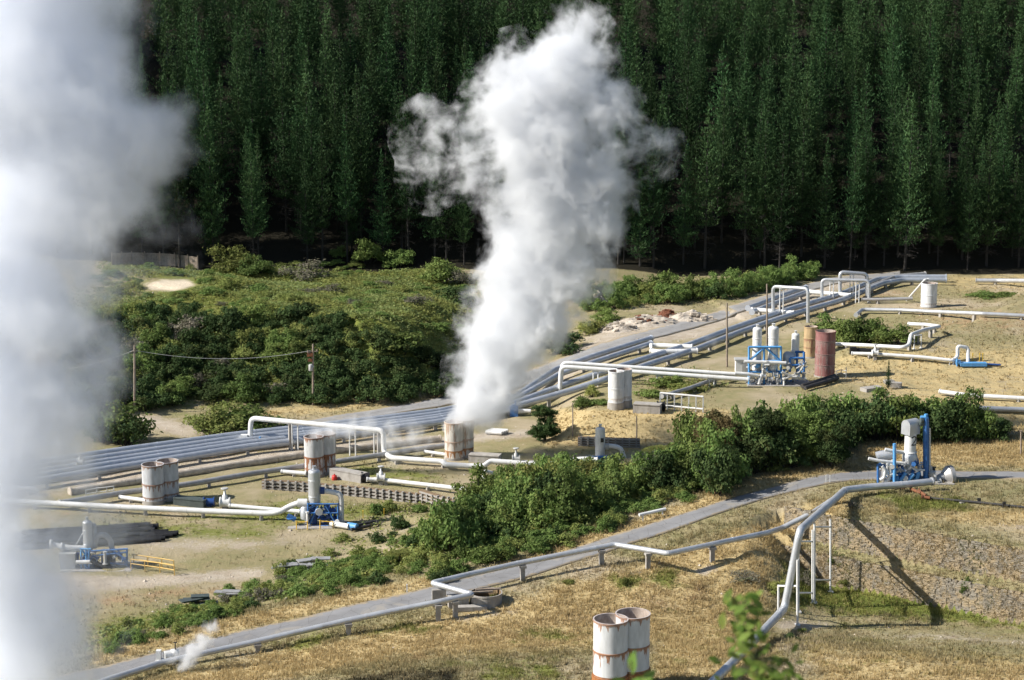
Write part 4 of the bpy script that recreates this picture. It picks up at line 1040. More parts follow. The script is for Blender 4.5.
# ---- loading rack and channel left of the brown tree
a_, b_ = hit(660,409), hit(703,413); t = thing('pipe_rack', 'white open rack with upright posts on the bank', 'rack', a_)
mb = MB(); top = 2.3
mb.bar(a_+[0,0,top], b_+[0,0,top], .2); mb.bar(a_+[0,0,.55], b_+[0,0,.55], .2); build('rail', mb, M_WHITE, t)
for k in range(7): q = a_+(b_-a_)*k/6; mp = MB(); mp.box(q+[0,0,top/2-.1],(.16,.16,top+.2)); build('post', mp, M_WHITE, t)
g = hit(661,411); mb = MB(); mb.disc(g+[0,0,.7],(1,0,0),.6,.9); mb.disc(g+[.5,0,.7],(1,0,0),.75,.15); mb.disc(g+[-.5,0,.7],(1,0,0),.75,.15); mb.box(g+[0,0,.15],(.8,.8,.5))
single('flange', mb, M_BLACK, 'black flanged coupling at the left foot of the white rack', 'flange', g)
pipeline('service_pipe', 'dull grey pipe climbing behind the white rack toward the overhead pipes', [(662,396,.8),(690,388,.8),(712,380,.8),(735,375,.8)], .3, M_ALUD, 6)

# ---- pipes in the right field
A = (840,343.5,.7)
pipeline('field_pipe', 'white pipe rising and turning round the green hedge in the right field', [(834,344,.7),(870,345.5,.7),(903,347.5,.7),(909,345,.9), Py(911,334.5,hit(909,348)[1]), (925,329.5,1.6),(940,326.5,1.4),(925,324.5,1.2),(909,324,1.0)], .3, M_WHITE, 6, rb=.7, joint=9)
q1, q2 = hit(914,349), hit(921,348); mb = MB(); mb.tube([q1,q1+[0,0,2.1]],.1,8); mb.tube([q2,q2+[0,0,2.1]],.1,8); mb.tube([q1+[0,0,2.1],q2+[0,0,2.1]],.1,8); mb.box(q1+[0,0,.02],(.5,.5,.1)); mb.box(q2+[0,0,.02],(.5,.5,.1))
single('pipe_support', mb, M_WHITE, 'thin white support frame under the bend of the hedge pipe', 'pipe support', q1)
mb = MB(); 
A = hit(957.5,361); 
pipeline('field_pipe', 'white pipe across the right field ending in a tall hoop', [(852,353.5,.7),(875,354,.7),(920,357,.7),(953,360.5,.7), A+[0,0,.7], Py(957.5,346,A[1]), Py(968,347.5,A[1]+.4), hit(968,363)], .28, M_WHITE, 6.5, rb=.5, joint=9)
mb = MB(); g = hit(853,355); mb.box(g+[0,0,.7],(1.0,.9,1.1)); mb.tube([g+[.4,0,.7],g+[4,-.1,.7]],.36,12); single('flange', mb, M_BLACK, 'black sleeve at the left end of the hoop pipe', 'flange', g)
valve('white valve near the left end of the hoop pipe', (875,353.5,.9), M_WHITE, 1.0)
g = hit(971,366); t = thing('valve_station', 'blue valve pit at the foot of the white hoop in the right field', 'valve', g)
mb = MB(); mb.box(g+[.3,0,.3],(4.0,1.2,.5)); mb.disc(g+[-2.0,0,.6],(1,0,0),.4,.6); mb.bar(g+[-2.2,-.3,0],g+[-2.2,-.3,1.2],.15); build('valve_body', mb, M_LBLUE, t)
mb = MB(); mb.tube([g+[2.3,0,.3],g+[4.5,-.2,.2]],.16,8); build('drain_pipe', mb, M_NAVY, t)
for px in (972.5,979.5,982.5):
    q = hit(px,361); mb = MB(); mb.box(q+[0,0,.5],(.12,.12,1.3)); mb.box(q+[0,0,1.15],(.17,.17,.16)); single('marker_peg', mb, M_YEL, 'yellow peg standing beside the white hoop and blue valve pit', 'peg', q, 'yellow pegs by the hoop')
for px in (949.5,953,):
    q = hit(px,365); mb = MB(); mb.box(q+[0,0,.4],(.12,.12,1.2)); mb.box(q+[0,0,1.0],(.17,.17,.16)); single('marker_peg', mb, M_WHITE, 'short white peg left of the blue valve pit', 'peg', q, 'white pegs by the hoop')
pipeline('field_pipe', 'upper white pipe at the right edge behind the dark bushes', [(940,391.5,.6),(965,395,.6),(1000,397,.6),(1060,400.5,.6)], .32, M_WHITE, 8)
pipeline('field_pipe', 'lower white pipe at the right edge behind the dark bushes', [(950,406,.6),(985,408.5,.6),(1020,409.5,.6),(1060,411,.6)], .36, M_ALU, 8)
pipeline('field_pipe', 'long silver pipe running right past the foot of the far white drum', [(856,315,.6),(862,309.5,.7),(900,310,.7),(930,311.5,.7),(980,313.5,.7),(1060,317.5,.7)], .34, M_ALU, 8, joint=9)
pipeline('field_pipe', 'far silver pipe at the right edge below the forest', [(976,280.5,.8),(1000,280.5,.8),(1070,281,.8)], .4, M_ALU, 9, joint=9)
pipeline('field_pipe', 'dull pipe leading from the arches to the far white drum', [(862,299.5,.8),(880,299.5,.8),(912,298.5,.8)], .3, M_ALUD, 7)
# low tan slab by the small pine
g = hit(884,386); t = thing('concrete_slab', 'broken concrete slab and blocks beside the small pine in the field', 'slab', g)
mb = MB(); mb.box(hit(872,389,.25),(3.2,1.5,.6),.5); mb.box(hit(896,385,.3),(1.6,1.2,.8),-.3); mb.box(hit(889,382,.2),(1.4,1.0,.6),.2); build('block', mb, M_CONC, t)
# sheets and timber beside the hedge at lower left
for i, (px, py, m, lab) in enumerate(((200,607,M_DKG,'pile of dark green sheets among the bank bushes'),(238,599,M_ALUD,'pile of grey sheets among the bank bushes right of the green ones'),(292,572,M_ALUD,'pile of pale sheets behind the bushes, left of two'),(316,569,M_ALUD,'pile of pale sheets behind the bushes, right of two'))):
    g = hit(px,py); mb = MB(); rr = random.Random(i)
    for k in range(7): mb.box(g+[rr.uniform(-1.1,1.1),rr.uniform(-.8,.8),.15+.14*k],(rr.uniform(1.5,2.8),rr.uniform(.5,1.1),.09),rr.uniform(-.4,.6))
    single('sheet_pile', mb, m, lab, 'sheet pile', g, 'piles of sheets by the bank')

# ------------------------------------------------------------------ poles and wires
def pole(label, px, pyb, pyt, r, mat=M_WOOD, name='power_pole', cat='pole'):
    g = hit(px, pyb); tp = Py(px, pyt, g[1]); t = thing(name, label, cat, g)
    mb = MB(); mb.tube([g-[0,0,.5], (g+tp)/2, tp], r, 10, r2=r*.72); build('shaft', mb, mat, t)
    return t, g, tp
t1, g1, top1 = pole('bare wooden power pole beside the round bush at left', 134.5, 412, 345, .19)
mb = MB(); mb.box(top1+[0,0,-.9],(.9,.12,.12),.4); build('cross_arm', mb, M_WOOD, t1)
t2, g2, top2 = pole('wooden power pole carrying grey and red boxes before the dark hill', 313, 405, 344, .18)
mb = MB(); mb.lathe(top2+[-.35,-.35,-3.9],[(.3,0),(.33,.05),(.33,.85),(.25,.95)],14); mb.box(top2+[-.15,-.2,-3.3],(.5,.3,.2)); build('transformer', mb, M_GREY, t2)
mb = MB(); mb.box(top2+[-.45,-.25,-1.55],(.85,.3,.5)); mb.box(top2+[-.45,-.25,-2.35],(.6,.3,.4)); build('switch_box', mb, M_RUST, t2)
mb = MB(); mb.box(top2+[-.1,0,-1.15],(1.7,.12,.12),.5)
for s in (-.7,0,.7): mb.lathe(top2+[-.1+s*.9,s*.45,-1.1],[(.07,0),(.1,.1),(.05,.28)],8)
build('cross_arm', mb, M_WOOD, t2)
pole('tall bare pole standing left of the blue vessel station', 727, 367, 303, .17)
pole('thin tall pole behind the white twin vessels, topped by a spike', 767, 349, 284, .17)
for (px, pyb, pyt, lab) in ((572.5,436,403,'thin wooden stake at the left of the dry bank'),(636.5,440,416,'thick dark stake on the dry bank by the ferns')):
    g = hit(px,pyb); tp = Py(px,pyt,g[1]); mb = MB(); mb.tube([g-[0,0,.4],(g+tp)/2+[.05,0,0],tp],.11,8,r2=.07); single('stake', mb, M_WOOD, lab, 'stake', g)
g = hit(1021,455); tp = Py(1021,431,g[1]); mb = MB(); mb.tube([g-[0,0,.4],(g+tp)/2,tp],.1,8); mb.box(tp,(.25,.25,.1)); single('fence_post', mb, M_WOOD, 'lone pale post on the grass at the right edge', 'post', g)
def wire(label, a, b, sag):
    P = [a*(1-f)+b*f-np.array([0,0,sag*4*f*(1-f)]) for f in np.linspace(0,1,16)]
    single('power_line', MB().tube(P,.035,5), M_GREY, label, 'wire', a, 'power lines between the poles')
wire('power line sagging between the two wooden poles', top1+[.2,0,-.8], top2+[-.4,0,-1.0], 1.2)
far = Py(40,372,g1[1]+4)
wire('power line running left from the bare pole into the steam', far, top1+[-.2,0,-.8], .6)
# small white marker posts by the road
for (px, py, lab) in ((407,593,'small white marker post on the verge left of the concrete chamber'),(826,483,'left of two small white marker posts beside the road bend'),(830,483,'right of two small white marker posts beside the road bend')):
    g = hit(px,py); mb = MB(); mb.box(g+[0,0,.3],(.1,.08,1.0)); mb.box(g+[0,0,.82],(.12,.1,.12)); single('marker_post', mb, M_WHITE, lab, 'post', g)

# ------------------------------------------------------------------ rubble heaps
def heap(label, px, py, w, d, h, mat, seed, mat2=None):
    g = hit(px, py); rr = random.Random(seed); t = thing('rubble_heap', label, 'rubble heap', g)
    n = 22; V = []; F = []
    for i in range(n+1):
        for j in range(n+1):
            u, v = i/n*2-1, j/n*2-1; rad = math.hypot(u, v); z = max(0, 1-rad**1.6)
            z *= .75+.35*math.sin(u*5+seed)*math.cos(v*4+seed*2)+.25*rr.random()
            x, y = g[0]+u*w/2*1.1, g[1]+v*d/2*1.1; V.append((x, y, Hs(x,y)-.15+h*z))
    F = [(i*(n+1)+j, (i+1)*(n+1)+j, (i+1)*(n+1)+j+1, i*(n+1)+j+1) for i in range(n) for j in range(n)]
    mb = MB().add(V, F)
    for k in range(int(26*w/6)):
        a = rr.uniform(0,2*PI); q = rr.random()**.6; x, y = g[0]+math.cos(a)*q*w*.52, g[1]+math.sin(a)*q*d*.52
        s = rr.uniform(.25,.8); z = Hs(x,y)+h*max(0,1-q**1.6)*.8
        VV = []
        for (sx,sy,sz) in ((-1,-1,-1),(1,-1,-1),(1,1,-1),(-1,1,-1),(-1,-1,1),(1,-1,1),(1,1,1),(-1,1,1)): VV.append((x+sx*s*rr.uniform(.35,.7), y+sy*s*rr.uniform(.35,.7), z+sz*s*rr.uniform(.2,.5)))
        mb.add(VV, [(0,3,2,1),(4,5,6,7),(0,1,5,4),(1,2,6,5),(2,3,7,6),(3,0,4,7)], 0 if rr.random() < .7 else 1)
    build('rock_pile', mb, [mat, mat2 or mat], t)
heap('pale rubble heap at the left of the yard pile', 618, 329, 7, 6, 1.1, M_ROCKW, 1)
heap('biggest pale rubble heap in the middle of the yard pile', 648, 323, 11, 8, 1.5, M_ROCKW, 2, M_ROCKR)
heap('red earth heap on top of the yard rubble', 668, 318, 5, 4, 1.6, M_ROCKR, 3)
heap('grey white rubble heap at the right end of the yard pile', 690, 319, 9, 7, 1.5, M_ROCKW, 4)
heap('bright pale heap behind the yard beside the steam cloud', 598, 304, 6, 5, 2.2, M_ROCKW, 5)
# fence on the mound top at left
P = [hit(px, py) for px, py in ((112,266),(122,265.5),(132,265),(145,265),(160,265.5),(175,266.5),(188,268),(198,269.5))]
t = thing('board_fence', 'weathered grey board fence on top of the mound behind the steam', 'fence', P[0])
for p in P: mp = MB(); mp.box(p+[0,0,1.2],(.16,.16,3.0)); build('post', mp, M_WOOD, t)
mb = MB()
for a_, b_ in zip(P[:-1], P[1:]):
    n = 9
    for k in range(n): q = a_+(b_-a_)*(k+.5)/n; L_ = np.linalg.norm((b_-a_)[:2])/n; d = b_-a_; mb.box(q+[0,.1,1.25],(L_*.92,.04,2.3),math.atan2(d[1],d[0]))
build('board_panel', mb, M_WOOD, t)
# ------------------------------------------------------------------ vegetation
def leaf_mat(name, c1, c2, c3, trans=.25, rough=.6, obj_var=.35, nz=.5):
    m, nt, b = newmat(name)
    geo = nd(nt, 'ShaderNodeNewGeometry'); oi = nd(nt, 'ShaderNodeObjectInfo')
    c = mixc(nt, mrange(nt, geo.outputs['Random Per Island'], 0, 1, 0, 1, False), c1, c2)
    c = mixc(nt, mrange(nt, noise(nt, geo.outputs['Position'], nz, 3, .6), .52, .70), c, c3)
    v = mrange(nt, oi.outputs['Random'], 0, 1, 1-obj_var, 1+obj_var, False)
    hs = nd(nt, 'ShaderNodeHueSaturation'); nt.links.new(c, hs.inputs['Color']); nt.links.new(v, hs.inputs['Value'])
    r2 = math_(nt, 'FRACT', math_(nt, 'MULTIPLY', oi.outputs['Random'], 7.31)); nt.links.new(mrange(nt, r2, 0, 1, .485, .512, False), hs.inputs['Hue'])
    c = hs.outputs[0]
    nt.links.new(c, b.inputs['Base Color']); b.inputs['Roughness'].default_value = .75; b.inputs['Specular IOR Level'].default_value = .1
    tr = nd(nt, 'ShaderNodeBsdfTranslucent'); nt.links.new(c, tr.inputs[0])
    mx = nd(nt, 'ShaderNodeMixShader'); mx.inputs[0].default_value = trans
    nt.links.new(b.outputs[0], mx.inputs[1]); nt.links.new(tr.outputs[0], mx.inputs[2]); nt.links.new(mx.outputs[0], nt.nodes['Material Output'].inputs[0])
    return m
M_LEAF = leaf_mat('green_leaves', (.105,.165,.040), (.175,.235,.072), (.15,.175,.050), .32)
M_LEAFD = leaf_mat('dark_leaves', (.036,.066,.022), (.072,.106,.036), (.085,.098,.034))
M_LEAFY = leaf_mat('yellow_green_leaves', (.165,.205,.055), (.25,.265,.085), (.18,.18,.055), .32)
M_COVER = leaf_mat('low_leaves', (.17,.24,.075), (.27,.31,.12), (.15,.19,.06), .35)
M_LEAFB = leaf_mat('brown_leaves', (.090,.068,.032), (.125,.098,.044), (.060,.074,.026))
M_LEAFG = leaf_mat('grey_twigs', (.17,.15,.12), (.11,.11,.07), (.09,.11,.04))
M_PINE = leaf_mat('pine_needles', (.019,.047,.018), (.047,.092,.033), (.030,.054,.020), .1, .55, .5, .25)
M_BARK = simple('pine_bark', (.036,.032,.028), (.022,.02,.018), 2, .95, 0, .2)

def rand_unit(n):
    v = RNG.normal(size=(n,3)); return v/np.linalg.norm(v, axis=1, keepdims=True)
def quads(P, N, sl, sw):
    """one rhombic leaf per point, facing N"""
    n = len(P); r = rand_unit(n); U = np.cross(N, r); U /= np.linalg.norm(U, axis=1, keepdims=True)+1e-9; Wv = np.cross(N, U)
    sl = np.asarray(sl).reshape(-1,1)*np.ones((n,1)); sw = np.asarray(sw).reshape(-1,1)*np.ones((n,1))
    V = np.stack([P-U*sl, P-Wv*sw+N*sl*.15, P+U*sl, P+Wv*sw+N*sl*.15], 1).reshape(-1,3)
    return V, np.arange(4*n).reshape(n,4)
def shrub_mesh(name, mat, n=1500, leaf=.075, lobes=8, flat=1.0, seed=0, spiky=0.):
    r = np.random.default_rng(seed); Ps = []; Ns = []
    L = []
    for k in range(int(lobes*1.9)):
        a = r.uniform(0, 2*PI); q = r.uniform(.1,.95); R = r.uniform(.16,.40)
        L.append((q*math.cos(a), q*math.sin(a), r.uniform(.18,1.12)*flat*(1.2-.65*q)*(1 if k % 5 else 1.25), R))
    L.append((0,0,.45*flat,.5)); w = np.array([q[3]**2 for q in L]); w /= w.sum()
    for (cx,cy,cz,R), k in zip(L, r.multinomial(n, w)):
        d = rand_unit(k); d[:,2] = np.where(d[:,2] < -.35, -d[:,2], d[:,2])
        rad = R*r.uniform(.45,1,(k,1))**.55*(1+.25*np.sin(d[:,:1]*7+d[:,1:2]*5+d[:,2:]*6+cx*9)+.22*np.sin(d[:,:1]*15-d[:,1:2]*13+d[:,2:]*11+cy*9))
        if spiky: rad = rad*(1+spiky*r.random((k,1))**3)
        p = np.array([cx,cy,cz]) + d*rad*np.array([1,1,.9*flat]); p[:,2] = np.maximum(p[:,2], .03)
        Ps.append(p); nn = d + .9*rand_unit(k)*1.0; nn[:,2] += .25; Ns.append(nn/np.linalg.norm(nn, axis=1, keepdims=True))
    P = np.concatenate(Ps); N = np.concatenate(Ns); s = leaf*r.uniform(.55,1.6,len(P))
    V, F = quads(P, N, s, s*.62)
    # woody stems
    mb = MB()
    for (cx,cy,cz,R) in L: mb.tube([(cx*.15,cy*.15,-.25),(cx*.5,cy*.5,cz*.45),(cx,cy,cz)], .03, 4, r2=.008, caps=False)
    V2 = np.array(mb.v); F2 = np.array(mb.f)+len(V)
    return np_mesh(name, np.concatenate([V,V2]), np.concatenate([F,F2]), [mat, M_BARK], np.concatenate([np.zeros(len(F)), np.ones(len(F2))]))
SH = {k: [shrub_mesh('shrub_'+k, m, n, lf, lb, fl, s, sp) for s in sd] for k, m, n, lf, lb, fl, sp, sd in (
    ('green', M_LEAF, 3300, .052, 11, 1.0, .25, (1,2,3,4)), ('dark', M_LEAFD, 3300, .052, 11, 1.0, .2, (5,6,7)), ('yellow', M_LEAFY, 2600, .052, 10, .9, .4, (8,9)),
    ('brown', M_LEAFB, 3000, .050, 12, 1.15, .25, (10,11)), ('twig', M_LEAFG, 1100, .055, 8, .9, .4, (12,13)), ('low', M_LEAF, 2300, .058, 10, .6, .35, (14,15)), ('fill', M_LEAF, 1500, .068, 8, .8, .5, (16,17,18)), ('filldark', M_LEAFD, 1500, .068, 8, .9, .4, (19,20)), ('filly', M_LEAFY, 1300, .065, 8, .7, .6, (21,22)))}
rs = random.Random(3)
SHRUBS = []
def shrub(kind, x, y, r, hz, label, group=None, name='shrub', cat='shrub', sink=.1):
    SHRUBS.append((kind, x, y, r, hz, label, group, name, cat, sink))
def plant_shrubs(limit=285):
    """the largest-showing shrubs are things of their own; the rest are one mass of undergrowth"""
    def size(q): return q[3]*q[4]/(q[2]**2) + (1e3 if q[6] is None else 0)
    lst = sorted(SHRUBS, key=size, reverse=True); mats = []; Vs = []; Fs = []; Ms = []; off = 0
    for i, (kind, x, y, r, hz, label, group, name, cat, sink) in enumerate(lst):
        me = rs.choice(SH[kind]); sc = (r, r*rs.uniform(.85,1.15), hz/1.25); rz = rs.uniform(0,6.28)
        if i < limit:
            o = link(name, me, (x, y, Hs(x,y)-sink)); o.scale = sc; o.rotation_euler = (0,0,rz); tag(o, label, cat, group)
        else:
            n = len(me.vertices); co = np.empty(n*3, np.float32); me.vertices.foreach_get('co', co); co = co.reshape(-1,3)*np.array(sc); ca, sa = math.cos(rz), math.sin(rz)
            nl = len(me.polygons); lp = np.empty(nl*4, np.int32); me.loops.foreach_get('vertex_index', lp)
            mi = np.empty(nl, np.int32); me.polygons.foreach_get('material_index', mi)
            for m in me.materials:
                if m not in mats: mats.append(m)
            mp = np.array([mats.index(m) for m in me.materials])
            Vs.append(np.column_stack([co[:,0]*ca-co[:,1]*sa, co[:,0]*sa+co[:,1]*ca, co[:,2]]) + np.array([x,y,Hs(x,y)-sink])); Fs.append(lp.reshape(-1,4)+off); Ms.append(mp[mi]); off += n
    if Vs:
        me = np_mesh('undergrowth', np.concatenate(Vs), np.concatenate(Fs), mats, np.concatenate(Ms))
        tag(link('undergrowth', me), 'smaller bushes filling the gaps of the mound and the road bank', kind='stuff')
    print('shrubs', len(lst))
def shrub_px(kind, px, py, r, hz, label, **k):
    g = hit(px, py); return shrub(kind, g[0], g[1], r, hz, label, **k)

# ---- shrub bank below the road
taken = []
def free(x, y, d):
    for (a, b, e) in taken:
        if (a-x)**2+(b-y)**2 < (d*.5+e*.5)**2: return False
    taken.append((x, y, d)); return True
LBL = {'green':'leafy green shrub in the dense bank of bushes below the access road','dark':'dark green shrub in the dense bank of bushes below the access road',
       'yellow':'yellow green shrub in the dense bank of bushes below the access road','brown':'brownish shrub in the dense bank of bushes below the access road',
       'twig':'grey twiggy shrub in the dense bank of bushes below the access road','low':'low spreading green shrub in the dense bank of bushes below the access road'}
LBL2 = {k: v.replace('in the dense bank of bushes below the access road', 'on the low left end of the road bank') for k, v in LBL.items()}
LBL3 = {k: v.replace('in the dense bank of bushes below the access road', 'in the ridge of bushes behind the well head marked 2') for k, v in LBL.items()}
cnt = 0; tries = 0
while tries < 9000 and cnt < 230:
    tries += 1
    x = rs.uniform(-38, 64); y = rs.uniform(168, 262)
    d, v = CREST(np.array([x]), np.array([y])); d = float(d[0]); wb = float(v[0,1])
    if d < -1.4 or d > wb*.98: continue
    px, py = proj(x, y, Hs(x,y)); px = float(px)
    if d < 1.0 and not 430 < px < 720: continue
    if float(py) < np.interp(px, [425,440,490,560,600,640], [562,545,504,482,470,440]): continue
    if px < 92 or px > 1000: continue
    if px < 250: r = rs.uniform(.7,1.15); h = r*1.1
    elif px < 430: r = rs.uniform(.8,1.5); h = r*1.2
    elif px < 580: r = rs.uniform(1.9,3.0); h = r*rs.uniform(1.4,1.9)
    elif px < 690: r = rs.uniform(1.8,2.8); h = r*rs.uniform(1.3,1.7)
    elif px < 860: r = rs.uniform(2.2,3.3); h = r*rs.uniform(1.5,1.95)
    else: r = rs.uniform(2.6,3.4); h = r*rs.uniform(1.5,1.8)
    f = d/wb
    if 430 < px < 700 and f < .10: r *= .5; h *= .45           # low edge by the road
    if 250 < px <= 430 and f > .75 and rs.random() < .4: continue
    if px > 860 and f > .6: h *= .8
    if px > 970: r *= .75; h *= .6
    if not free(x, y, r*.95): continue
    if px < 430: k = rs.choice(['green','low','low','yellow','green','twig'])
    elif px < 690: k = rs.choice(['green','green','green','dark','yellow','green','green']) if f > .10 else rs.choice(['low','yellow','low','green'])
    elif px < 860: k = rs.choice(['dark','green','dark','green','green'])
    else: k = rs.choice(['dark','dark','green'])
    lb = LBL2 if px < 430 else (LBL3 if px > 860 else LBL)
    shrub(k, x, y, r, h, lb[k], 'bushes on the road bank' if px < 860 else 'bushes behind the bench well head'); cnt += 1
for i in range(26):
    f = (i+rs.uniform(-.3,.3))/25; px = 838+164*f; q = Pz(px, 441-6*abs(f-.5) , 9.0); dd = (i % 3)*2.2
    r = rs.uniform(2.3,3.1)*(1 if px < 960 else .75); h = (5.0 if px < 975 else 2.8)*rs.uniform(.85,1.1)*(1-.12*(i % 3))
    if px < 865: h *= .85
    k = rs.choice(['dark','dark','green']); shrub(k, q[0], q[1]+dd, r, h, LBL3[k], 'bushes behind the bench well head')
for i in range(20):
    px = rs.uniform(685,850); q = Pz(px, 470-(px-690)*.12, 8.2); k = rs.choice(['dark','green','green'])
    shrub(k, q[0], q[1]+rs.uniform(4,15), rs.uniform(2.5,3.5), rs.uniform(5.8,7.8), LBL[k], 'bushes on the road bank')
n_ = 0
while n_ < 190:
    x = rs.uniform(-38, 45); y = rs.uniform(168, 250); d, v = CREST(np.array([x]), np.array([y])); d = float(d[0]); wb = float(v[0,1]); px, py = map(float, proj(x, y, Hs(x,y)))
    if px > 425 and py < np.interp(px, [425,440,490,560,600,640], [562,545,504,482,470,440]): continue
    if px < 95 or px > 860 or d > wb or d < (-1.8 if 430 < px < 720 else .8): continue
    r = rs.uniform(.7,1.2) if px < 430 else rs.uniform(1.0,1.9); k = rs.choice(['fill','fill','filldark','filly'])
    shrub(k, x, y, r, r*rs.uniform(1.0,1.7), LBL['green'], 'bushes on the road bank'); n_ += 1
# named trees in the bank
NLEAF = {}
def bush_tree(label, px, py, h, r, kinds, n, name='bushy_tree', seed=0):
    g = hit(px, py); t = thing(name, label, 'tree', g); rr = random.Random(seed)
    mb = MB()
    for k in range(4): a = rr.uniform(0,6.28); mb.tube([g-[0,0,.4], g+[.3*math.cos(a),.3*math.sin(a),h*.35], g+[r*.5*math.cos(a),r*.5*math.sin(a),h*.75]], .16, 7, r2=.04)
    build('trunk', mb, M_BARK, t)
    allV = []; allF = []; off = 0
    for k in range(n):
        f = rr.random(); a = rr.uniform(0,6.28); q = rr.uniform(.1,.75)*r*(1.1-.5*f)
        me = rr.choice(SH[kinds[0]]); m = len(me.vertices); co = np.empty(m*3, np.float32); me.vertices.foreach_get('co', co); co = co.reshape(-1,3)
        s = r*rr.uniform(.42,.62); b = rr.uniform(0,6.28); ca, sa = math.cos(b), math.sin(b)
        co = np.column_stack([co[:,0]*ca-co[:,1]*sa, co[:,0]*sa+co[:,1]*ca, co[:,2]])*s + np.array([q*math.cos(a), q*math.sin(a), h*(.05+.62*f)])
        nl = NLEAF.setdefault(me.name, None) or int(sum(1 for p in me.polygons if p.material_index == 0)); NLEAF[me.name] = nl
        fi = np.arange(4*nl).reshape(-1,4); co = co[:4*nl]
        allV.append(co); allF.append(fi+off); off += len(co)
    me = np_mesh('crown', np.concatenate(allV), np.concatenate(allF), [SH[kinds[0]][0].materials[0]])
    link('crown', me, (0,0,0), t); return t
bush_tree('rusty brown bushy tree at the top of the road bank', 722, 473, 7.4, 3.5, ['brown'], 16, seed=2)
bush_tree('dark green bushy tree right of the brown one on the road bank', 772, 467, 7.0, 3.3, ['dark'], 15, seed=3)
bush_tree('tall green bush before the vessel station on the road bank', 806, 463, 6.6, 3.2, ['green'], 15, seed=4)
bush_tree('round dark green bush at the right of the road bank by the dry grass', 830, 467, 4.6, 2.8, ['dark'], 12, seed=5)
bush_tree('dark tall bush with bare stems left of the dry bank', 545, 440, 5.0, 2.5, ['dark'], 9, seed=6)
# tree ferns
def fern(label, px, py, h, r, seed):
    g = hit(px,py); t = thing('tree_fern', label, 'fern', g, 'tree ferns on the road bank'); rr = np.random.default_rng(seed)
    build('trunk', MB().tube([g-[0,0,.3], g+[0,0,h]], .18, 8, r2=.12), M_BARK, t)
    P = []; N = []
    for k in range(26):
        a = 2*PI*k/26+rr.uniform(-.1,.1); up = rr.uniform(.25,.8); L_ = r*rr.uniform(.8,1.1)
        for q in np.linspace(.08,1,26):
            for s in (-1,1):
                wd = .34*(1-q)**.6*min(1,q*4)*r*.5
                P.append((math.cos(a)*L_*q - s*math.sin(a)*wd*.6, math.sin(a)*L_*q + s*math.cos(a)*wd*.6, h+L_*(up*q-.75*up*q*q*1.6))); N.append((-.3*math.cos(a)*q, -.3*math.sin(a)*q, 1))
    P = np.array(P); N = np.array(N); N /= np.linalg.norm(N,axis=1,keepdims=True)
    V, F = quads(P, N, .17*r/2, .07*r/2); link('crown', np_mesh('fern_crown', V, F, [M_LEAFY]), (0,0,0), t)
fern('yellow green tree fern at the left of the fern pair on the bank', 662, 470, 2.6, 2.6, 1)
fern('yellow green tree fern at the right of the fern pair on the bank', 688, 466, 2.8, 2.4, 2)
fern('small tree fern among the bushes below the cream drum', 546, 505, 2.0, 1.8, 3)
fern('small pale fern at the top of the hedge by the lawn', 400, 563, 1.0, 1.5, 4)

# ---- the overgrown mound at left
M_LB = {k: v.replace('in the dense bank of bushes below the access road', 'on the shaded face of the overgrown mound') for k, v in LBL.items()}
taken.clear(); cnt = 0; tries = 0
face = [(75,330),(150,318),(250,322),(330,326),(420,352),(462,385),(450,398),(400,402),(300,404),(190,400),(140,412),(80,408)]
def inpoly(px, py, poly): return softpoly(np.array([float(px)]), np.array([float(py)]), poly, .01)[0] > .5
while tries < 6000 and cnt < 120:
    tries += 1; px, py = rs.uniform(70,470), rs.uniform(315,412)
    if not inpoly(px, py, face): continue
    g = hit(px,py); r = rs.uniform(1.7,3.2)
    if not free(g[0], g[1], r*1.25): continue
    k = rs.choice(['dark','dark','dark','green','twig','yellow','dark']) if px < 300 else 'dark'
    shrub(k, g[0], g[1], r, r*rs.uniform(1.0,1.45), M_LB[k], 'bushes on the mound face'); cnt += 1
M_LT = {k: v.replace('in the dense bank of bushes below the access road', 'scattered on the green top of the mound') for k, v in LBL.items()}
top = [(90,272),(200,268),(300,262),(400,262),(480,285),(470,345),(420,345),(330,322),(240,316),(120,318)]
cnt = tries = 0
while tries < 6000 and cnt < 75:
    tries += 1; px, py = rs.uniform(80,480), rs.uniform(262,345)
    if not inpoly(px, py, top) or inpoly(px,py,[(140,276),(200,276),(200,292),(140,292)]): continue
    g = hit(px,py); r = rs.uniform(1.0,2.4)
    if not free(g[0], g[1], r*2.2): continue
    k = rs.choice(['low','green','low','yellow','twig','low','yellow'])
    shrub(k, g[0], g[1], r, r*rs.uniform(.6,1.0), M_LT[k], 'bushes on the mound top'); cnt += 1
n_ = 0
while n_ < 330:
    px, py = rs.uniform(70,475), rs.uniform(262,410)
    fa = inpoly(px,py,face)
    if not fa and not inpoly(px,py,top): continue
    if inpoly(px,py,[(138,274),(204,274),(204,294),(138,294)]): continue
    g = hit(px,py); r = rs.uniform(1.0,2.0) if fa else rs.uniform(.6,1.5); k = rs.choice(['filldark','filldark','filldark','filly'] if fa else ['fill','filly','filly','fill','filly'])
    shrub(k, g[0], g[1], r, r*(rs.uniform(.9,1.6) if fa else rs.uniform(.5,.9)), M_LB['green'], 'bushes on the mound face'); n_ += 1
shrub_px('yellow', 232, 272, 4.2, 5.2, 'big pale green rounded bush on the mound before the forest')
shrub_px('green', 256, 275, 3.6, 3.6, 'green bush joined to the right of the big pale bush')
shrub_px('twig', 305, 279, 4.6, 3.8, 'wide grey purple bush on the mound top')
shrub_px('green', 368, 262, 3.6, 4.6, 'tall green bush near the forest edge on the mound')
shrub_px('green', 400, 266, 3.0, 3.4, 'green bush right of the tall one near the forest edge')
shrub_px('green', 440, 280, 4.6, 4.2, 'large green bush beside the left side of the steam cloud')
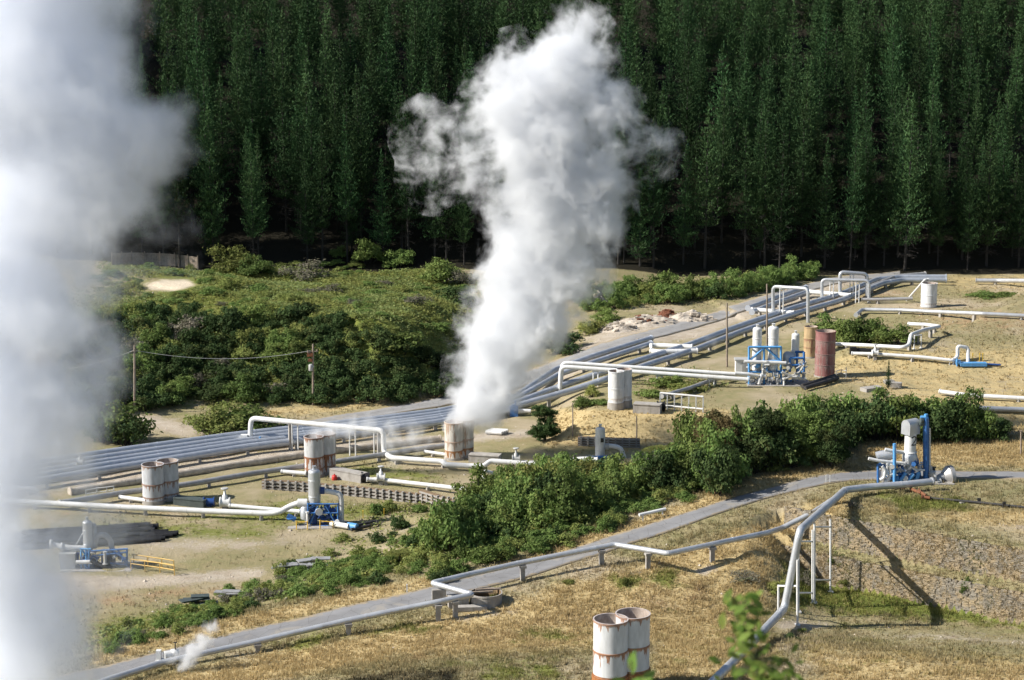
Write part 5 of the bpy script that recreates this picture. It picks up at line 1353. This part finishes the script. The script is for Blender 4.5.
shrub_px('twig', 462, 284, 3.2, 3.0, 'greyish bush partly veiled by the left side of the steam cloud')
shrub_px('green', 338, 258, 2.0, 2.4, 'small green bush at the forest edge on the mound')
shrub_px('dark', 455, 302, 3.8, 3.0, 'dark bush lower beside the left side of the steam cloud')
shrub_px('dark', 300, 318, 3.2, 2.6, 'dark bush at the brow of the mound')
shrub_px('low', 395, 345, 4.4, 3.0, 'broad green bush at the right brow of the mound')
shrub_px('yellow', 145, 343, 2.4, 3.6, 'yellow green bush on the left brow of the mound')
shrub_px('yellow', 248, 350, 1.9, 3.4, 'yellow sapling bush on the mound face')
shrub_px('green', 112, 442, 4.6, 5.6, 'round dark green bush left of the bare wooden pole base')
shrub_px('dark', 127, 445, 3.8, 4.2, 'lower right half of the round bush by the bare wooden pole')
shrub_px('yellow', 217, 431, 4.4, 3.8, 'long olive bush on the verge right of the bare wooden pole, left part')
shrub_px('low', 249, 428, 5.0, 4.0, 'long olive bush on the verge right of the bare wooden pole, right part')
# ---- scrub strip under the forest, right of the steam
cnt = 0; taken.clear(); tries = 0
strip = [(575,300),(600,292),(700,292),(790,278),(830,276),(805,283),(740,297),(640,306),(590,312)]
while tries < 4000 and cnt < 48:
    tries += 1; px, py = rs.uniform(575,830), rs.uniform(272,314)
    if not inpoly(px, py, strip): continue
    g = hit(px,py); r = rs.uniform(1.5,3.0)
    if not free(g[0], g[1], r*1.2): continue
    k = rs.choice(['green','green','yellow','green','dark'])
    shrub(k, g[0], g[1], r, r*rs.uniform(1.2,1.7), LBL[k].replace('in the dense bank of bushes below the access road', 'in the scrub strip along the forest foot'), 'scrub along the forest foot'); cnt += 1
for i, (k, px, py, r, h, lab) in enumerate((
    ('yellow',588,333,3.0,3.0,'olive bush left of the rubble beside the steam cloud'), ('green',607,321,2.6,2.0,'low green bush behind the left rubble heap'),
    ('dark',562,352,3.6,3.6,'dark bush at the edge of the yard beside the steam cloud'), ('yellow',592,397,1.2,2.4,'small yellow palm-like plant below the long overhead pipes'),
    ('green',583,407,2.2,1.6,'low green bush left of the clean white twin drum'), ('low',600,404,1.6,1.4,'small low bush close left of the clean white twin drum'),
    ('low',650,396,2.6,1.8,'low green scrub right of the clean white twin drum'), ('green',668,387,2.6,1.8,'green scrub under the long overhead pipes'), ('yellow',690,391,2.6,1.4,'yellow green scrub behind the white rack'),
    ('green',824,343,3.2,3.9,'left end of the green hedge behind the red drum'), ('green',842,344,3.4000000000000004,4.1,'second clump of the green hedge right of the red drum'), ('green',860,344,3.4000000000000004,4.2,'middle clump of the green hedge in the right field'), ('green',878,344,3.4000000000000004,3.9,'fourth clump of the green hedge in the right field'), ('green',895,344,3.0,3.2,'right end of the green hedge in the right field'),
    ('low',985,297,3.2,1.4,'low green bush in the far right field'), ('low',1000,296,3.0,1.4,'low bush at the far right before the edge'),
    ('dark',700,478,1.8,1.6,'dark small bush at the road edge of the bank'), ('dark',455,525,2.2,2.6,'dark rounded bush at the lawn end of the bank'),
    ('dark',440,583,1.2,1.5,'dark small bush at the left end of the tall bank bushes'),('yellow',495,597,.6,.8,'tiny yellow bush beside the round concrete chamber'))):
    shrub_px(k, px, py, r, h, lab)
# weeds on the foreground slope
for (k,px,py,r,h,lab) in (('twig',806,583,1.1,1.3,'tangled dry shrub at the left end of the stone walls'),('yellow',775,590,1.6,1.2,'dry yellow shrub left of the white frames'),('twig',744,580,1.5,1.2,'dry grey shrub on the slope below the road pipe'),('yellow',845,583,.8,.8,'yellow weed at the foot of the stone wall'),
    ('green',838,564,.9,1.3,'green creeper clump on the ledge of the stone wall'),('green',966,592,.8,1.5,'green creeper clump on the lower stone wall'),('yellow',1003,596,.7,1.2,'yellow creeper on the lower stone wall at right'),('yellow',801,632,.5,.6,'small yellow flowering weed by the foot of the descending pipe'),('dark',792,640,.7,.7,'dark weed clump by the foot of the descending pipe'),
    ('yellow',625,585,.6,.8,'small green weed under the bend of the road pipe'),('yellow',570,583,.7,.6,'low yellow weed at the lower road edge'),('twig',852,508,.9,.9,'dry scrub at the top of the stone wall by the pipe bend')):
    shrub_px(k, px, py, r, h, lab, name='weed', cat='weed')

plant_shrubs()
# ---- pines
def pine_mesh(seed, h=30., base=.42, r0=3.3, dens=1.0):
    r = np.random.default_rng(seed); P = []; D = []; S = []
    z = h*base
    while z < h-.4:
        f = (z-h*base)/(h*(1-base)); R = (r0*.95*(1-f)**.95 + .12)*r.uniform(.75,1.12)*min(1, .6+f*4)
        nb = int(r.integers(6,10)); a0 = r.uniform(0,6.28)
        for k in range(nb):
            a = a0+2*PI*k/nb+r.uniform(-.3,.3); L_ = R*r.uniform(.4,1.32); up = r.uniform(.1,.6)+.6*f; m = max(2, int(L_*3.3*dens))
            for q in (np.arange(m)+r.uniform(.4,.9))/m:
                c = np.array([math.cos(a)*L_*q, math.sin(a)*L_*q, z+L_*(up*q*q-.10*q)])
                for _ in range(4):
                    P.append(c + r.normal(size=3)*np.array([.24,.24,.2])*(.5+.7*(1-f))); S.append(r.uniform(.20,.38))
                    d = np.array([math.cos(a)*.55, math.sin(a)*.5, .6+.5*q])+r.normal(size=3)*.34; D.append(d/np.linalg.norm(d))
        z += r.uniform(.55,1.05)
    for k in range(22): P.append(np.array([r.normal()*.10, r.normal()*.10, h-1.3+.1*k])); S.append(.36); D.append(np.array([r.normal()*.25, r.normal()*.25, 1.]))
    P = np.array(P); U = np.array(D); sl = np.array(S)[:,None]; Wv = np.cross(U, rand_unit(len(P))); Wv /= np.linalg.norm(Wv,axis=1,keepdims=True)+1e-9; sw = sl*.27
    V = np.stack([P-U*sl*.7, P-Wv*sw, P+U*sl, P+Wv*sw], 1).reshape(-1,3)
    return np_mesh('pine_crown', V, np.arange(len(V)).reshape(-1,4), [M_PINE])
def trunk_mesh(seed, h=30., base=.42):
    r = np.random.default_rng(seed); mb = MB(); mb.tube([(0,0,-1.5),(.05,0,h*.4),(0,.05,h*.95)], .26, 7, r2=.05, caps=False)
    for k in range(70):
        z = h*r.uniform(.08, base+.15); a = r.uniform(0,6.28); L_ = r.uniform(.8,2.6)*(.6+.4*z/(h*base+.1)); e = np.array([math.cos(a)*L_,math.sin(a)*L_,z+L_*r.uniform(-.25,.2)])
        mb.tube([(0,0,z),e], .04, 3, r2=.012, caps=False)
        for j in range(3):
            q = np.array([0,0,z])*(1-.3*(j+1))+e*.3*(j+1); w = e*0+r.normal(size=3)*.4; mb.tube([q,q+w], .03, 3, r2=.01, caps=False)
    return np_mesh('pine_trunk', np.array(mb.v), np.array(mb.f), [M_BARK])
PV = [(pine_mesh(20+i, 30, b, r0), trunk_mesh(40+i, 30, b)) for i, (b, r0) in enumerate(((.22,4.6),(.28,4.0),(.18,5.0),(.30,3.9),(.24,4.7),(.20,4.2),(.28,5.2),(.16,4.4)))]
PLOW = (pine_mesh(33, 22, .10, 3.9), trunk_mesh(53, 22, .10))
spots = []
row = 0; y0 = 3.0
while y0 < 74:
    x = -170 + (row % 2)*3.4
    while x < 170:
        X = x+rs.uniform(-2.6,2.6); Y = float(YF(X))+y0+rs.uniform(-3.0,3.0)*(.4 if row < 1 else 1)
        if abs(X) < .2572*Y*1.02+5 and rs.random() > .03: spots.append((X, Y))
        x += 5.1 if row < 2 else 5.9
    y0 += 5.2 if row < 2 else 7.2; row += 1
spots.sort(key=lambda q: q[1])
def pine(x, y, v, s, w, label, group=None, name='pine_tree'):
    t = bpy.data.objects.new(name, None); COL.objects.link(t); t.location = (x, y, Hs(x,y)); tag(t, label, 'tree', group)
    t.scale = (s*w, s*w, s); t.rotation_euler = (rs.uniform(-.02,.02), rs.uniform(-.02,.02), rs.uniform(0,6.28))
    for nm, me in (('crown', v[0]), ('trunk', v[1])): o = link(nm, me, (0,0,0), t)
    return t
NIND = 285
for i, (x, y) in enumerate(spots[:NIND]):
    pine(x, y, rs.choice(PV), rs.choice((rs.uniform(.66,.85),rs.uniform(.8,1.0),rs.uniform(.9,1.15))), rs.uniform(.85,1.2), 'tall dark pine standing in the dense forest on the hillside', 'pines of the hillside forest')
Vs = []; Fs = []; off = 0
for (x, y) in spots[NIND:]:
    me = rs.choice(PV)[0]; n = len(me.vertices); co = np.empty(n*3, np.float32); me.vertices.foreach_get('co', co); co = co.reshape(-1,3)
    a = rs.uniform(0,6.28); s = rs.uniform(.84,1.12); ca, sa = math.cos(a), math.sin(a)
    co = np.column_stack([co[:,0]*ca-co[:,1]*sa, co[:,0]*sa+co[:,1]*ca, co[:,2]])*s + np.array([x, y, Hs(x,y)])
    Vs.append(co); Fs.append(np.arange(n).reshape(-1,4)+off); off += n
if Vs:
    tag(link('pine_forest', np_mesh('pine_forest', np.concatenate(Vs), np.concatenate(Fs), [M_PINE])), 'upper rows of the dark pine forest at the top of the picture', kind='stuff')
for (px, py, s, w, lab) in ((855,257,1.0,.95,'sunlit bushy pine standing forward of the forest edge at right'),(962,259,1.05,1.0,'sunlit pine with low branches near the right edge of the forest'),(640,266,.85,1.2,'low branched pine right behind the steam cloud'),(1012,256,.9,1.0,'low branched pine at the right edge of the forest'),
      (212,262,.72,.9,'sunlit young pine at the forest edge left of the steam cloud'),(352,254,.9,.9,'low branched pine at the forest edge between the two steam clouds'),(760,258,.95,.7,'slim sunlit pine in the dark gap of the forest edge')):
    g = hit(px, py); pine(g[0], g[1], PLOW, s, w, lab)
g = hit(888,389); me = pine_mesh(77, 22, .06, 3.2); t = pine(g[0], g[1], (me, PLOW[1]), .19, 1.25, 'little pine sapling beside the broken slab in the field')

# ---- grass
ROADPX = [[(40,682),(160,652),(330,611),(440,585),(520,564),(600,540),(650,524),(740,496),(790,482),(862,470),(1080,472),(1080,482),(862,481),(790,493),(740,508),(690,526),(640,542),(580,562),(520,581),(440,601),(330,629),(160,668),(100,684),(40,705)],
          [(60,460),(300,420),(440,397),(570,353),(640,332),(700,315),(760,296),(840,275),(900,270),(900,276),(840,284),(760,308),(700,328),(640,344),(570,372),(440,409),(300,429),(60,471)]]
def scatter(n, box, dens, hgt, name, label, nb=4, spread=.16, wid=.035):
    x = RNG.uniform(box[0], box[1], n); y = RNG.uniform(box[2], box[3], n); z = H(x, y); px, py = proj(x, y, z)
    ok = (px > -60) & (px < 1085) & (py < 720) & (py > 255)
    for rp in ROADPX: ok &= softpoly(px, py, rp, 2.2) < .78
    e = .5; sl = np.hypot((H(x+e,y)-z)/e, (H(x,y+e)-z)/e); ok &= sl < 1.2
    x, y, z = x[ok], y[ok], z[ok]; C = cover(x, y, z); p = dens(C, x, y)
    clump = .5+.5*np.sin(x*.9+np.sin(y*.7)*2)*np.sin(y*1.1+np.sin(x*.5)*2); p = p*(.45+.75*clump)
    k = RNG.random(len(x)) < p; x, y, z, C, clump = x[k], y[k], z[k], C[k], clump[k]; m = len(x)
    hh = (hgt[0] + (hgt[1]-hgt[0])*RNG.random(m)**1.8)*(.7+.6*clump)*(1-.55*C[:,0])
    V = np.empty((m, nb, 3, 3)); 
    for j in range(nb):
        a = RNG.uniform(0, 2*PI, m); b = RNG.uniform(0, 2*PI, m); q = RNG.random(m)*spread; lx = RNG.normal(0, .28, m)*hh; ly = RNG.normal(0, .28, m)*hh
        bx, by = x+np.cos(b)*q, y+np.sin(b)*q; w = wid*RNG.uniform(.7,1.6,m)
        V[:,j,0] = np.stack([bx-np.cos(a)*w, by-np.sin(a)*w, z-.05], 1); V[:,j,1] = np.stack([bx+np.cos(a)*w, by+np.sin(a)*w, z-.05], 1)
        V[:,j,2] = np.stack([bx+lx, by+ly, z+hh*RNG.uniform(.6,1.1,m)], 1)
    me = np_mesh(name, V.reshape(-1,3), np.arange(m*nb*3).reshape(-1,3), [M_GRASS]); set_cover(me, np.repeat(C, nb*3, axis=0))
    tag(link(name, me), label, kind='stuff'); return m
n1 = scatter(330000, (-50,62,148,232), lambda C,x,y: np.clip(.22+.75*C[:,2]+.6*C[:,1]+.25*C[:,5]-1.0*C[:,0]-.2*C[:,4], 0, 1)*np.where(CREST(x,y)[0] < 3, 1, .3), (.12,.5), 'dry_grass', 'tall dry golden grass on the foreground slope and road verges', 4)
n2 = scatter(260000, (-80,105,215,390), lambda C,x,y: np.clip(-.05+.8*C[:,2]+.75*C[:,1]+.3*C[:,5]-1.0*C[:,0]-1.0*C[:,3]-C[:,4], 0, 1)*.7, (.12,.42), 'field_grass', 'rough grass and weeds on the plain, banks and mound', 4, .3, .07)
print('grass tufts', n1, n2, 'pines', len(spots))
WT = np.array(WALLTUFT); m = len(WT); nb = 5; V = np.empty((m,nb,3,3))
for j in range(nb):
    q = WT[:,1:]+RNG.normal(size=(m,3))*np.array([.12,.02,.1]); a = RNG.uniform(0,PI,m); w = .03; hh = RNG.uniform(.2,.6,m)
    V[:,j,0] = q-np.stack([np.cos(a)*w,0*a,np.sin(a)*w],1); V[:,j,1] = q+np.stack([np.cos(a)*w,0*a,np.sin(a)*w],1); V[:,j,2] = q+np.stack([RNG.normal(0,.5,m)*hh, -.35*hh*RNG.random(m)-.05, RNG.uniform(-.3,1,m)*hh],1)
me = np_mesh('wall_weeds', V.reshape(-1,3), np.arange(m*nb*3).reshape(-1,3), [M_GRASS]); C = np.zeros((m*nb*3,6)); C[:,2] = .6; C[:,0] = .45; g_ = np.repeat(np.sin(WT[:,1]*.6)>.75, nb*3); C[g_,1] = .8; set_cover(me, C)
tag(link('wall_weeds', me), 'dry weeds growing out of the stone retaining walls', kind='stuff')
# low leafy ground cover on the mound and bank
x = RNG.uniform(-80,80,130000); y = RNG.uniform(165,385,130000); z = H(x,y); C = cover(x,y,z); k = (RNG.random(len(x)) < np.clip(C[:,1]*1.3-.2-.9*C[:,2]-.9*C[:,5],0,1)) & (C[:,4] < .4) & (C[:,3] < .2)
dcr = CREST(x, y)[0]; k &= (y > 285) | ((dcr > .5) & (dcr < CREST(x,y)[1][...,1]))
x, y, z = x[k], y[k], z[k]; m = len(x); P = np.repeat(np.stack([x,y,z],1), 5, axis=0) + RNG.normal(size=(m*5,3))*np.array([.35,.35,.12]) + np.array([0,0,.3])
N = rand_unit(m*5)*.8; N[:,2] = np.abs(N[:,2])+.5; N /= np.linalg.norm(N,axis=1,keepdims=True)
V, F = quads(P, N, RNG.uniform(.12,.28,m*5), RNG.uniform(.07,.17,m*5)); tag(link('ground_cover_plants', np_mesh('ground_cover_plants', V, F, [M_COVER, M_LEAFY], np.repeat((np.sin(x*.35)+np.sin(y*.4+x*.2)+RNG.normal(size=m)*.7 > .2).astype(int), 5))), 'low leafy plants covering the mound and the road bank', kind='stuff')

x = RNG.uniform(-75,100,26000); y = RNG.uniform(165,345,26000); z = H(x,y); C = cover(x,y,z); k = RNG.random(len(x)) < np.clip(C[:,0]*.35+C[:,5]*.08+.02,0,1); k &= C[:,4] < .3
x, y, z = x[k], y[k], z[k]; m = len(x); s_ = RNG.uniform(.05,.17,m)*(1+.9*(RNG.random(m) > .95)); O = np.array([(1,0,0),(0,1,0),(-1,0,0),(0,-1,0),(0,0,.8),(0,0,-.5)])
V = np.stack([x,y,z],1)[:,None,:] + O[None]*s_[:,None,None]*RNG.uniform(.6,1.4,(m,6,1)); F6 = np.array([(0,1,4),(1,2,4),(2,3,4),(3,0,4),(1,0,5),(2,1,5),(3,2,5),(0,3,5)])
tag(link('gravel', np_mesh('gravel', V.reshape(-1,3), (F6[None]+np.arange(m)[:,None,None]*6).reshape(-1,3), [M_ROCKW])), 'loose stones scattered on the bare ground', kind='stuff')
# ---- out of focus sprig close to the viewer
def sprig(label, stem_px, Y, leaves, seed, cat='branch'):
    rr = random.Random(seed); P = [Py(a, b, Y+dy) for a, b, dy in stem_px]; base = P[0]
    t = thing('leafy_sprig', label, cat, base); mb = MB()
    mb.tube(round_path(P, .05), .0035, 6, r2=.002)
    Vl = []; Fl = []
    for (lx, ly, sz, ang, dy) in leaves:
        c = Py(lx, ly, Y+dy); i = int(np.argmin([np.linalg.norm(c-q) for q in P])); mb.tube([P[i], (P[i]+c)/2+[0,0,.004], c], .0015, 4)
        s = sz/ (FPX/(Y*SA+(CAMZ-c[2])*CA)); u = np.array([math.cos(ang), rr.uniform(-.4,.4), math.sin(ang)]); n = np.array([rr.uniform(-.5,.2), -.6, .7]); n -= u*(n@u)/(u@u); n /= np.linalg.norm(n); w = np.cross(n, u); o = len(Vl)
        for q, wd in ((-1,0),(-.55,.32),(0,.46),(.55,.3),(1,0)):
            cc = c+u*s*q-n*s*.18*q*q
            Vl += [cc-w*s*wd-n*0, cc+n*-.08*s, cc+w*s*wd]
        for k in range(4): a = o+3*k; Fl += [(a,a+1,a+4,a+3),(a+1,a+2,a+5,a+4)]
    build('stem', mb, M_STEM, t); lm = MB(); lm.add(Vl, Fl, 0, True); build('leaves', lm, M_NEARLEAF, t)
M_STEM = simple('green_stem', (.10,.09,.04), (.07,.07,.03), 30, .6)
M_NEARLEAF = leaf_mat('near_leaves', (.075,.16,.025), (.22,.30,.07), (.20,.19,.05), .35, .35, .1, 30)
LV = []
rr = random.Random(5)
for (x,y,s,a,d) in ((727,597,15,1.2,0),(735,603,12,2.0,.02),(748,596,14,.5,.03),(758,594,10,.9,.05),(722,621,16,1.5,-.02),(742,612,12,-.4,0),(737,626,13,2.6,0),(756,610,12,.2,.02),(752,622,11,-.5,.03),(765,613,11,.1,.04),
        (731,640,10,2.7,0),(742,650,13,.4,0),(752,645,12,-.2,.02),(733,655,11,-.4,-.02),(757,655,13,.6,.04),(765,660,13,.2,.03),(747,662,12,2.4,0),(740,672,14,.3,0),(757,672,14,-.3,.02),(772,668,13,.4,.05),(783,660,12,.1,.04),(790,672,13,-.3,.05),(765,680,14,.6,0),(780,683,13,2.2,.03),(795,648,10,1.0,.06),(800,662,8,.2,.06),(750,690,16,.6,0),(790,695,16,-.3,.0)): LV.append((x,y,s*.66,a,d))
for k in range(105):
    q = rr.random(); yy = 596+104*q**.75; xx = 742+26*q+rr.gauss(0,7+20*q); LV.append((xx, yy, rr.uniform(5,9.5), rr.uniform(-.9,3.2), rr.uniform(-.12,.16)))
sprig('blurred green leafy sprig close to the viewer at lower right', [(775,740,.02),(768,700,0),(757,660,0),(748,630,0),(738,608,0),(730,592,0)], 7.5, LV, 3)
sprig('small blurred leaf tip close to the viewer below the large twin drum', [(633,730,0),(632,690,0),(631,662,0)], 7.0, [(632,663,14,1.5,0),(640,682,15,.3,0),(622,684,13,2.5,0),(648,676,10,.6,0),(636,694,15,-.2,0),(655,690,9,.9,0)], 4)
# ------------------------------------------------------------------ steam
def steam(name, label, Y, balls, dens, nscale, warp=1.0, amp=.9, env=1.1, soft=2.2, bias=.1, step=.12, group=None, tint=(.915,.925,.945), vox=None):
    """balls: (px, py, radius px, dy, weight)"""
    B = []
    for (px, py, rp, dy, w) in balls:
        c = Py(px, py, Y+dy); k = FPX/(c[1]*SA+(CAMZ-c[2])*CA); B.append((c, rp/k, w))
    org = B[0][0]; mb = MB()
    bm_src = bpy.data.meshes.new('tmp'); import bmesh
    bm = bmesh.new()
    for c, r, w in B:
        mt = Matrix.Translation(Vector(c-org)) @ Matrix.Diagonal((r*env, r*env, r*env, 1)); bmesh.ops.create_icosphere(bm, subdivisions=3, radius=1, matrix=mt)
    bm.to_mesh(bm_src); bm.free()
    o = bpy.data.objects.new('tmp', bm_src); COL.objects.link(o); md = o.modifiers.new('r', 'REMESH'); md.mode = 'VOXEL'; md.voxel_size = vox or max(.25, min(b[1] for b in B)*.3)
    dg = bpy.context.evaluated_depsgraph_get(); dg.update(); me = bpy.data.meshes.new_from_object(o.evaluated_get(dg)); bpy.data.objects.remove(o)
    m = bpy.data.materials.new(name+'_volume'); m.use_nodes = True; nt = m.node_tree; nt.nodes.remove(nt.nodes['Principled BSDF'])
    vol = nd(nt, 'ShaderNodeVolumePrincipled'); vol.inputs['Color'].default_value = tint + (1,); vol.inputs['Anisotropy'].default_value = .15
    co = nd(nt, 'ShaderNodeTexCoord').outputs['Object']
    nz = nd(nt, 'ShaderNodeTexNoise'); nz.inputs['Scale'].default_value = nscale*.45; nz.inputs['Detail'].default_value = 2; nt.links.new(co, nz.inputs['Vector'])
    sb = nd(nt, 'ShaderNodeVectorMath', operation='SUBTRACT'); nt.links.new(nz.outputs['Color'], sb.inputs[0]); sb.inputs[1].default_value = (.5,.5,.5)
    p = nd(nt, 'ShaderNodeVectorMath', operation='MULTIPLY_ADD'); nt.links.new(sb.outputs[0], p.inputs[0]); p.inputs[1].default_value = (warp*2,)*3; nt.links.new(co, p.inputs[2]); p = p.outputs[0]
    acc = None
    for c, r, w in B:
        d = nd(nt, 'ShaderNodeVectorMath', operation='DISTANCE'); nt.links.new(p, d.inputs[0]); d.inputs[1].default_value = tuple(c-org)
        f = math_(nt, 'MULTIPLY_ADD', d.outputs['Value'], -w/r, w)
        if acc is None: acc = f
        else: acc = math_(nt, 'SMOOTH_MAX', acc, f, .25)
    fb = noise(nt, p, nscale, 5, .66)
    v = math_(nt, 'ADD', acc, math_(nt, 'MULTIPLY', math_(nt, 'SUBTRACT', fb, .5+bias/amp), amp))
    v = math_(nt, 'MULTIPLY', v, soft); cl = nd(nt, 'ShaderNodeClamp'); nt.links.new(v, cl.inputs[0]); v = cl.outputs[0]
    v = math_(nt, 'MULTIPLY', v, v)
    nt.links.new(math_(nt, 'MULTIPLY', v, dens), vol.inputs['Density'])
    nt.links.new(vol.outputs[0], nt.nodes['Material Output'].inputs['Volume'])
    try: m.cycles.volume_step_rate = step
    except Exception as e: print('no step', e)
    try: m.volume_intersection_method = 'ACCURATE'
    except Exception: pass
    me.materials.clear(); me.materials.append(m)
    o = link(name, me, tuple(org)); return tag(o, label, 'steam', group)
Y3 = T3g[1]
steam('steam_plume', 'tall dense white steam plume rising from the cream twin drum', Y3+1, [
  (458,421,17,0,1.5),(472,408,30,0,1.3),(480,396,42,0,1.15),(494,373,51,0,1),(503,346,58,0,1),(514,318,62,1,1),(532,289,66,1,1),(548,258,70,1,1),(550,225,73,1,1),(545,190,74,1,1),(582,215,54,-1,1),(598,178,44,0,.9),(538,150,76,1,1),(528,110,70,1,.95),
  (558,80,64,1,.9),(602,108,46,0,.8),(572,48,50,1,.72),(580,26,34,1,.5),(518,75,46,0,.6),(476,150,52,0,.38),(430,135,40,0,.26),(434,176,38,0,.24),(650,150,36,0,.32),(622,142,40,0,.32)], .5, .28, 2.2, 2.1, soft=2.8, step=.15)
steam('steam_bank', 'huge soft steam bank covering the left edge of the picture', 128, [
  (40,-30,120,0,1),(20,60,135,0,1),(78,60,88,0,.9),(80,130,112,0,1),(145,130,74,0,.8),(50,200,120,0,1),(105,195,76,0,.65),(15,290,112,0,1),(75,270,82,0,.6),(125,232,80,0,.36),(10,340,115,0,1),(10,395,112,0,1),(68,375,74,0,.55),(-5,455,112,0,1),(55,465,72,0,.42),(-20,530,104,0,.85),(5,590,110,0,.72),(35,650,110,0,.52),(85,605,84,0,.40),(70,540,78,0,.38),(0,700,120,0,.75)], .42, .19, 2.2, 1.7, soft=2.6, step=.25, tint=(.895,.918,.965))
g = hit(318,476)
steam('steam_wisp', 'thin steam wisp drifting right from the rust brown twin drum', g[1]+1.2, [
  (317,436,14,0,.9),(332,430,16,0,.85),(350,428,18,0,.7),(370,428,20,0,.6),(392,432,25,0,.48),(415,438,27,0,.4),(395,448,25,0,.38)], .7, .7, .6, 1.2, step=.15)
steam('steam_wisp', 'small steam jet leaning right beside the road pipe at lower left', hit(182,672)[1], [
  (183,668,9,0,1),(188,660,12,0,1),(194,651,14,0,.9),(202,641,14,0,.8),(211,628,13,0,.6),(172,660,10,0,.5),(178,655,9,0,.45)], 1.6, 1.4, .35, 1.3, step=.12)
steam('steam_wisp', 'faint small steam puff over the mains left of the tall bare pole', hit(712,352)[1], [
  (711,352,9,0,.5),(714,343,10,0,.45),(708,338,8,0,.4)], .5, 1.2, .3, .7, step=.2)
# ------------------------------------------------------------------ light, sky, camera
SUN_EL, SUN_AZ = math.radians(36), math.radians(9)      # azimuth: sun stands at left, this much to the viewer's side
sd = Vector((-math.cos(SUN_EL)*math.cos(SUN_AZ), -math.cos(SUN_EL)*math.sin(SUN_AZ), math.sin(SUN_EL)))
w = bpy.data.worlds.new('World'); scene.world = w; w.use_nodes = True; nt = w.node_tree
sky = nd(nt, 'ShaderNodeTexSky'); sky.sky_type = 'NISHITA'; sky.sun_disc = False; sky.sun_elevation = SUN_EL
sky.sun_rotation = math.atan2(sd.x, sd.y); sky.altitude = 300; sky.air_density = 1.0; sky.dust_density = .6; sky.ozone_density = 1.0
nt.links.new(sky.outputs[0], nt.nodes['Background'].inputs[0]); nt.nodes['Background'].inputs[1].default_value = .065
sl = bpy.data.lights.new('sun', 'SUN'); sl.energy = 4.6; sl.angle = math.radians(.53); sl.color = (1,.95,.87)
so = bpy.data.objects.new('sun', sl); COL.objects.link(so); so.rotation_euler = sd.to_track_quat('Z', 'Y').to_euler(); so.location = (-80,100,150)
cam = bpy.data.cameras.new('camera'); cam.sensor_width = 36; cam.lens = FPX/1024*36; cam.clip_end = 9000; cam.clip_start = .5
cam.dof.use_dof = True; cam.dof.focus_distance = 240; cam.dof.aperture_fstop = 4.2
co_ = bpy.data.objects.new('camera', cam); COL.objects.link(co_); co_.location = (0,0,CAMZ); co_.rotation_euler = (PI/2-PITCH, 0, 0); scene.camera = co_
scene.view_settings.view_transform = 'Standard'; scene.view_settings.look = 'None'; scene.view_settings.exposure = .85; scene.view_settings.gamma = 1
c = scene.cycles; c.max_bounces = 8; c.diffuse_bounces = 3; c.glossy_bounces = 2; c.transmission_bounces = 3; c.transparent_max_bounces = 8; c.volume_bounces = 8; c.volume_max_steps = 512
c.use_denoising = True; c.use_adaptive_sampling = True; c.adaptive_threshold = .03; c.sample_clamp_indirect = 6
try: c.denoiser = 'OPENIMAGEDENOISE'
except Exception: pass
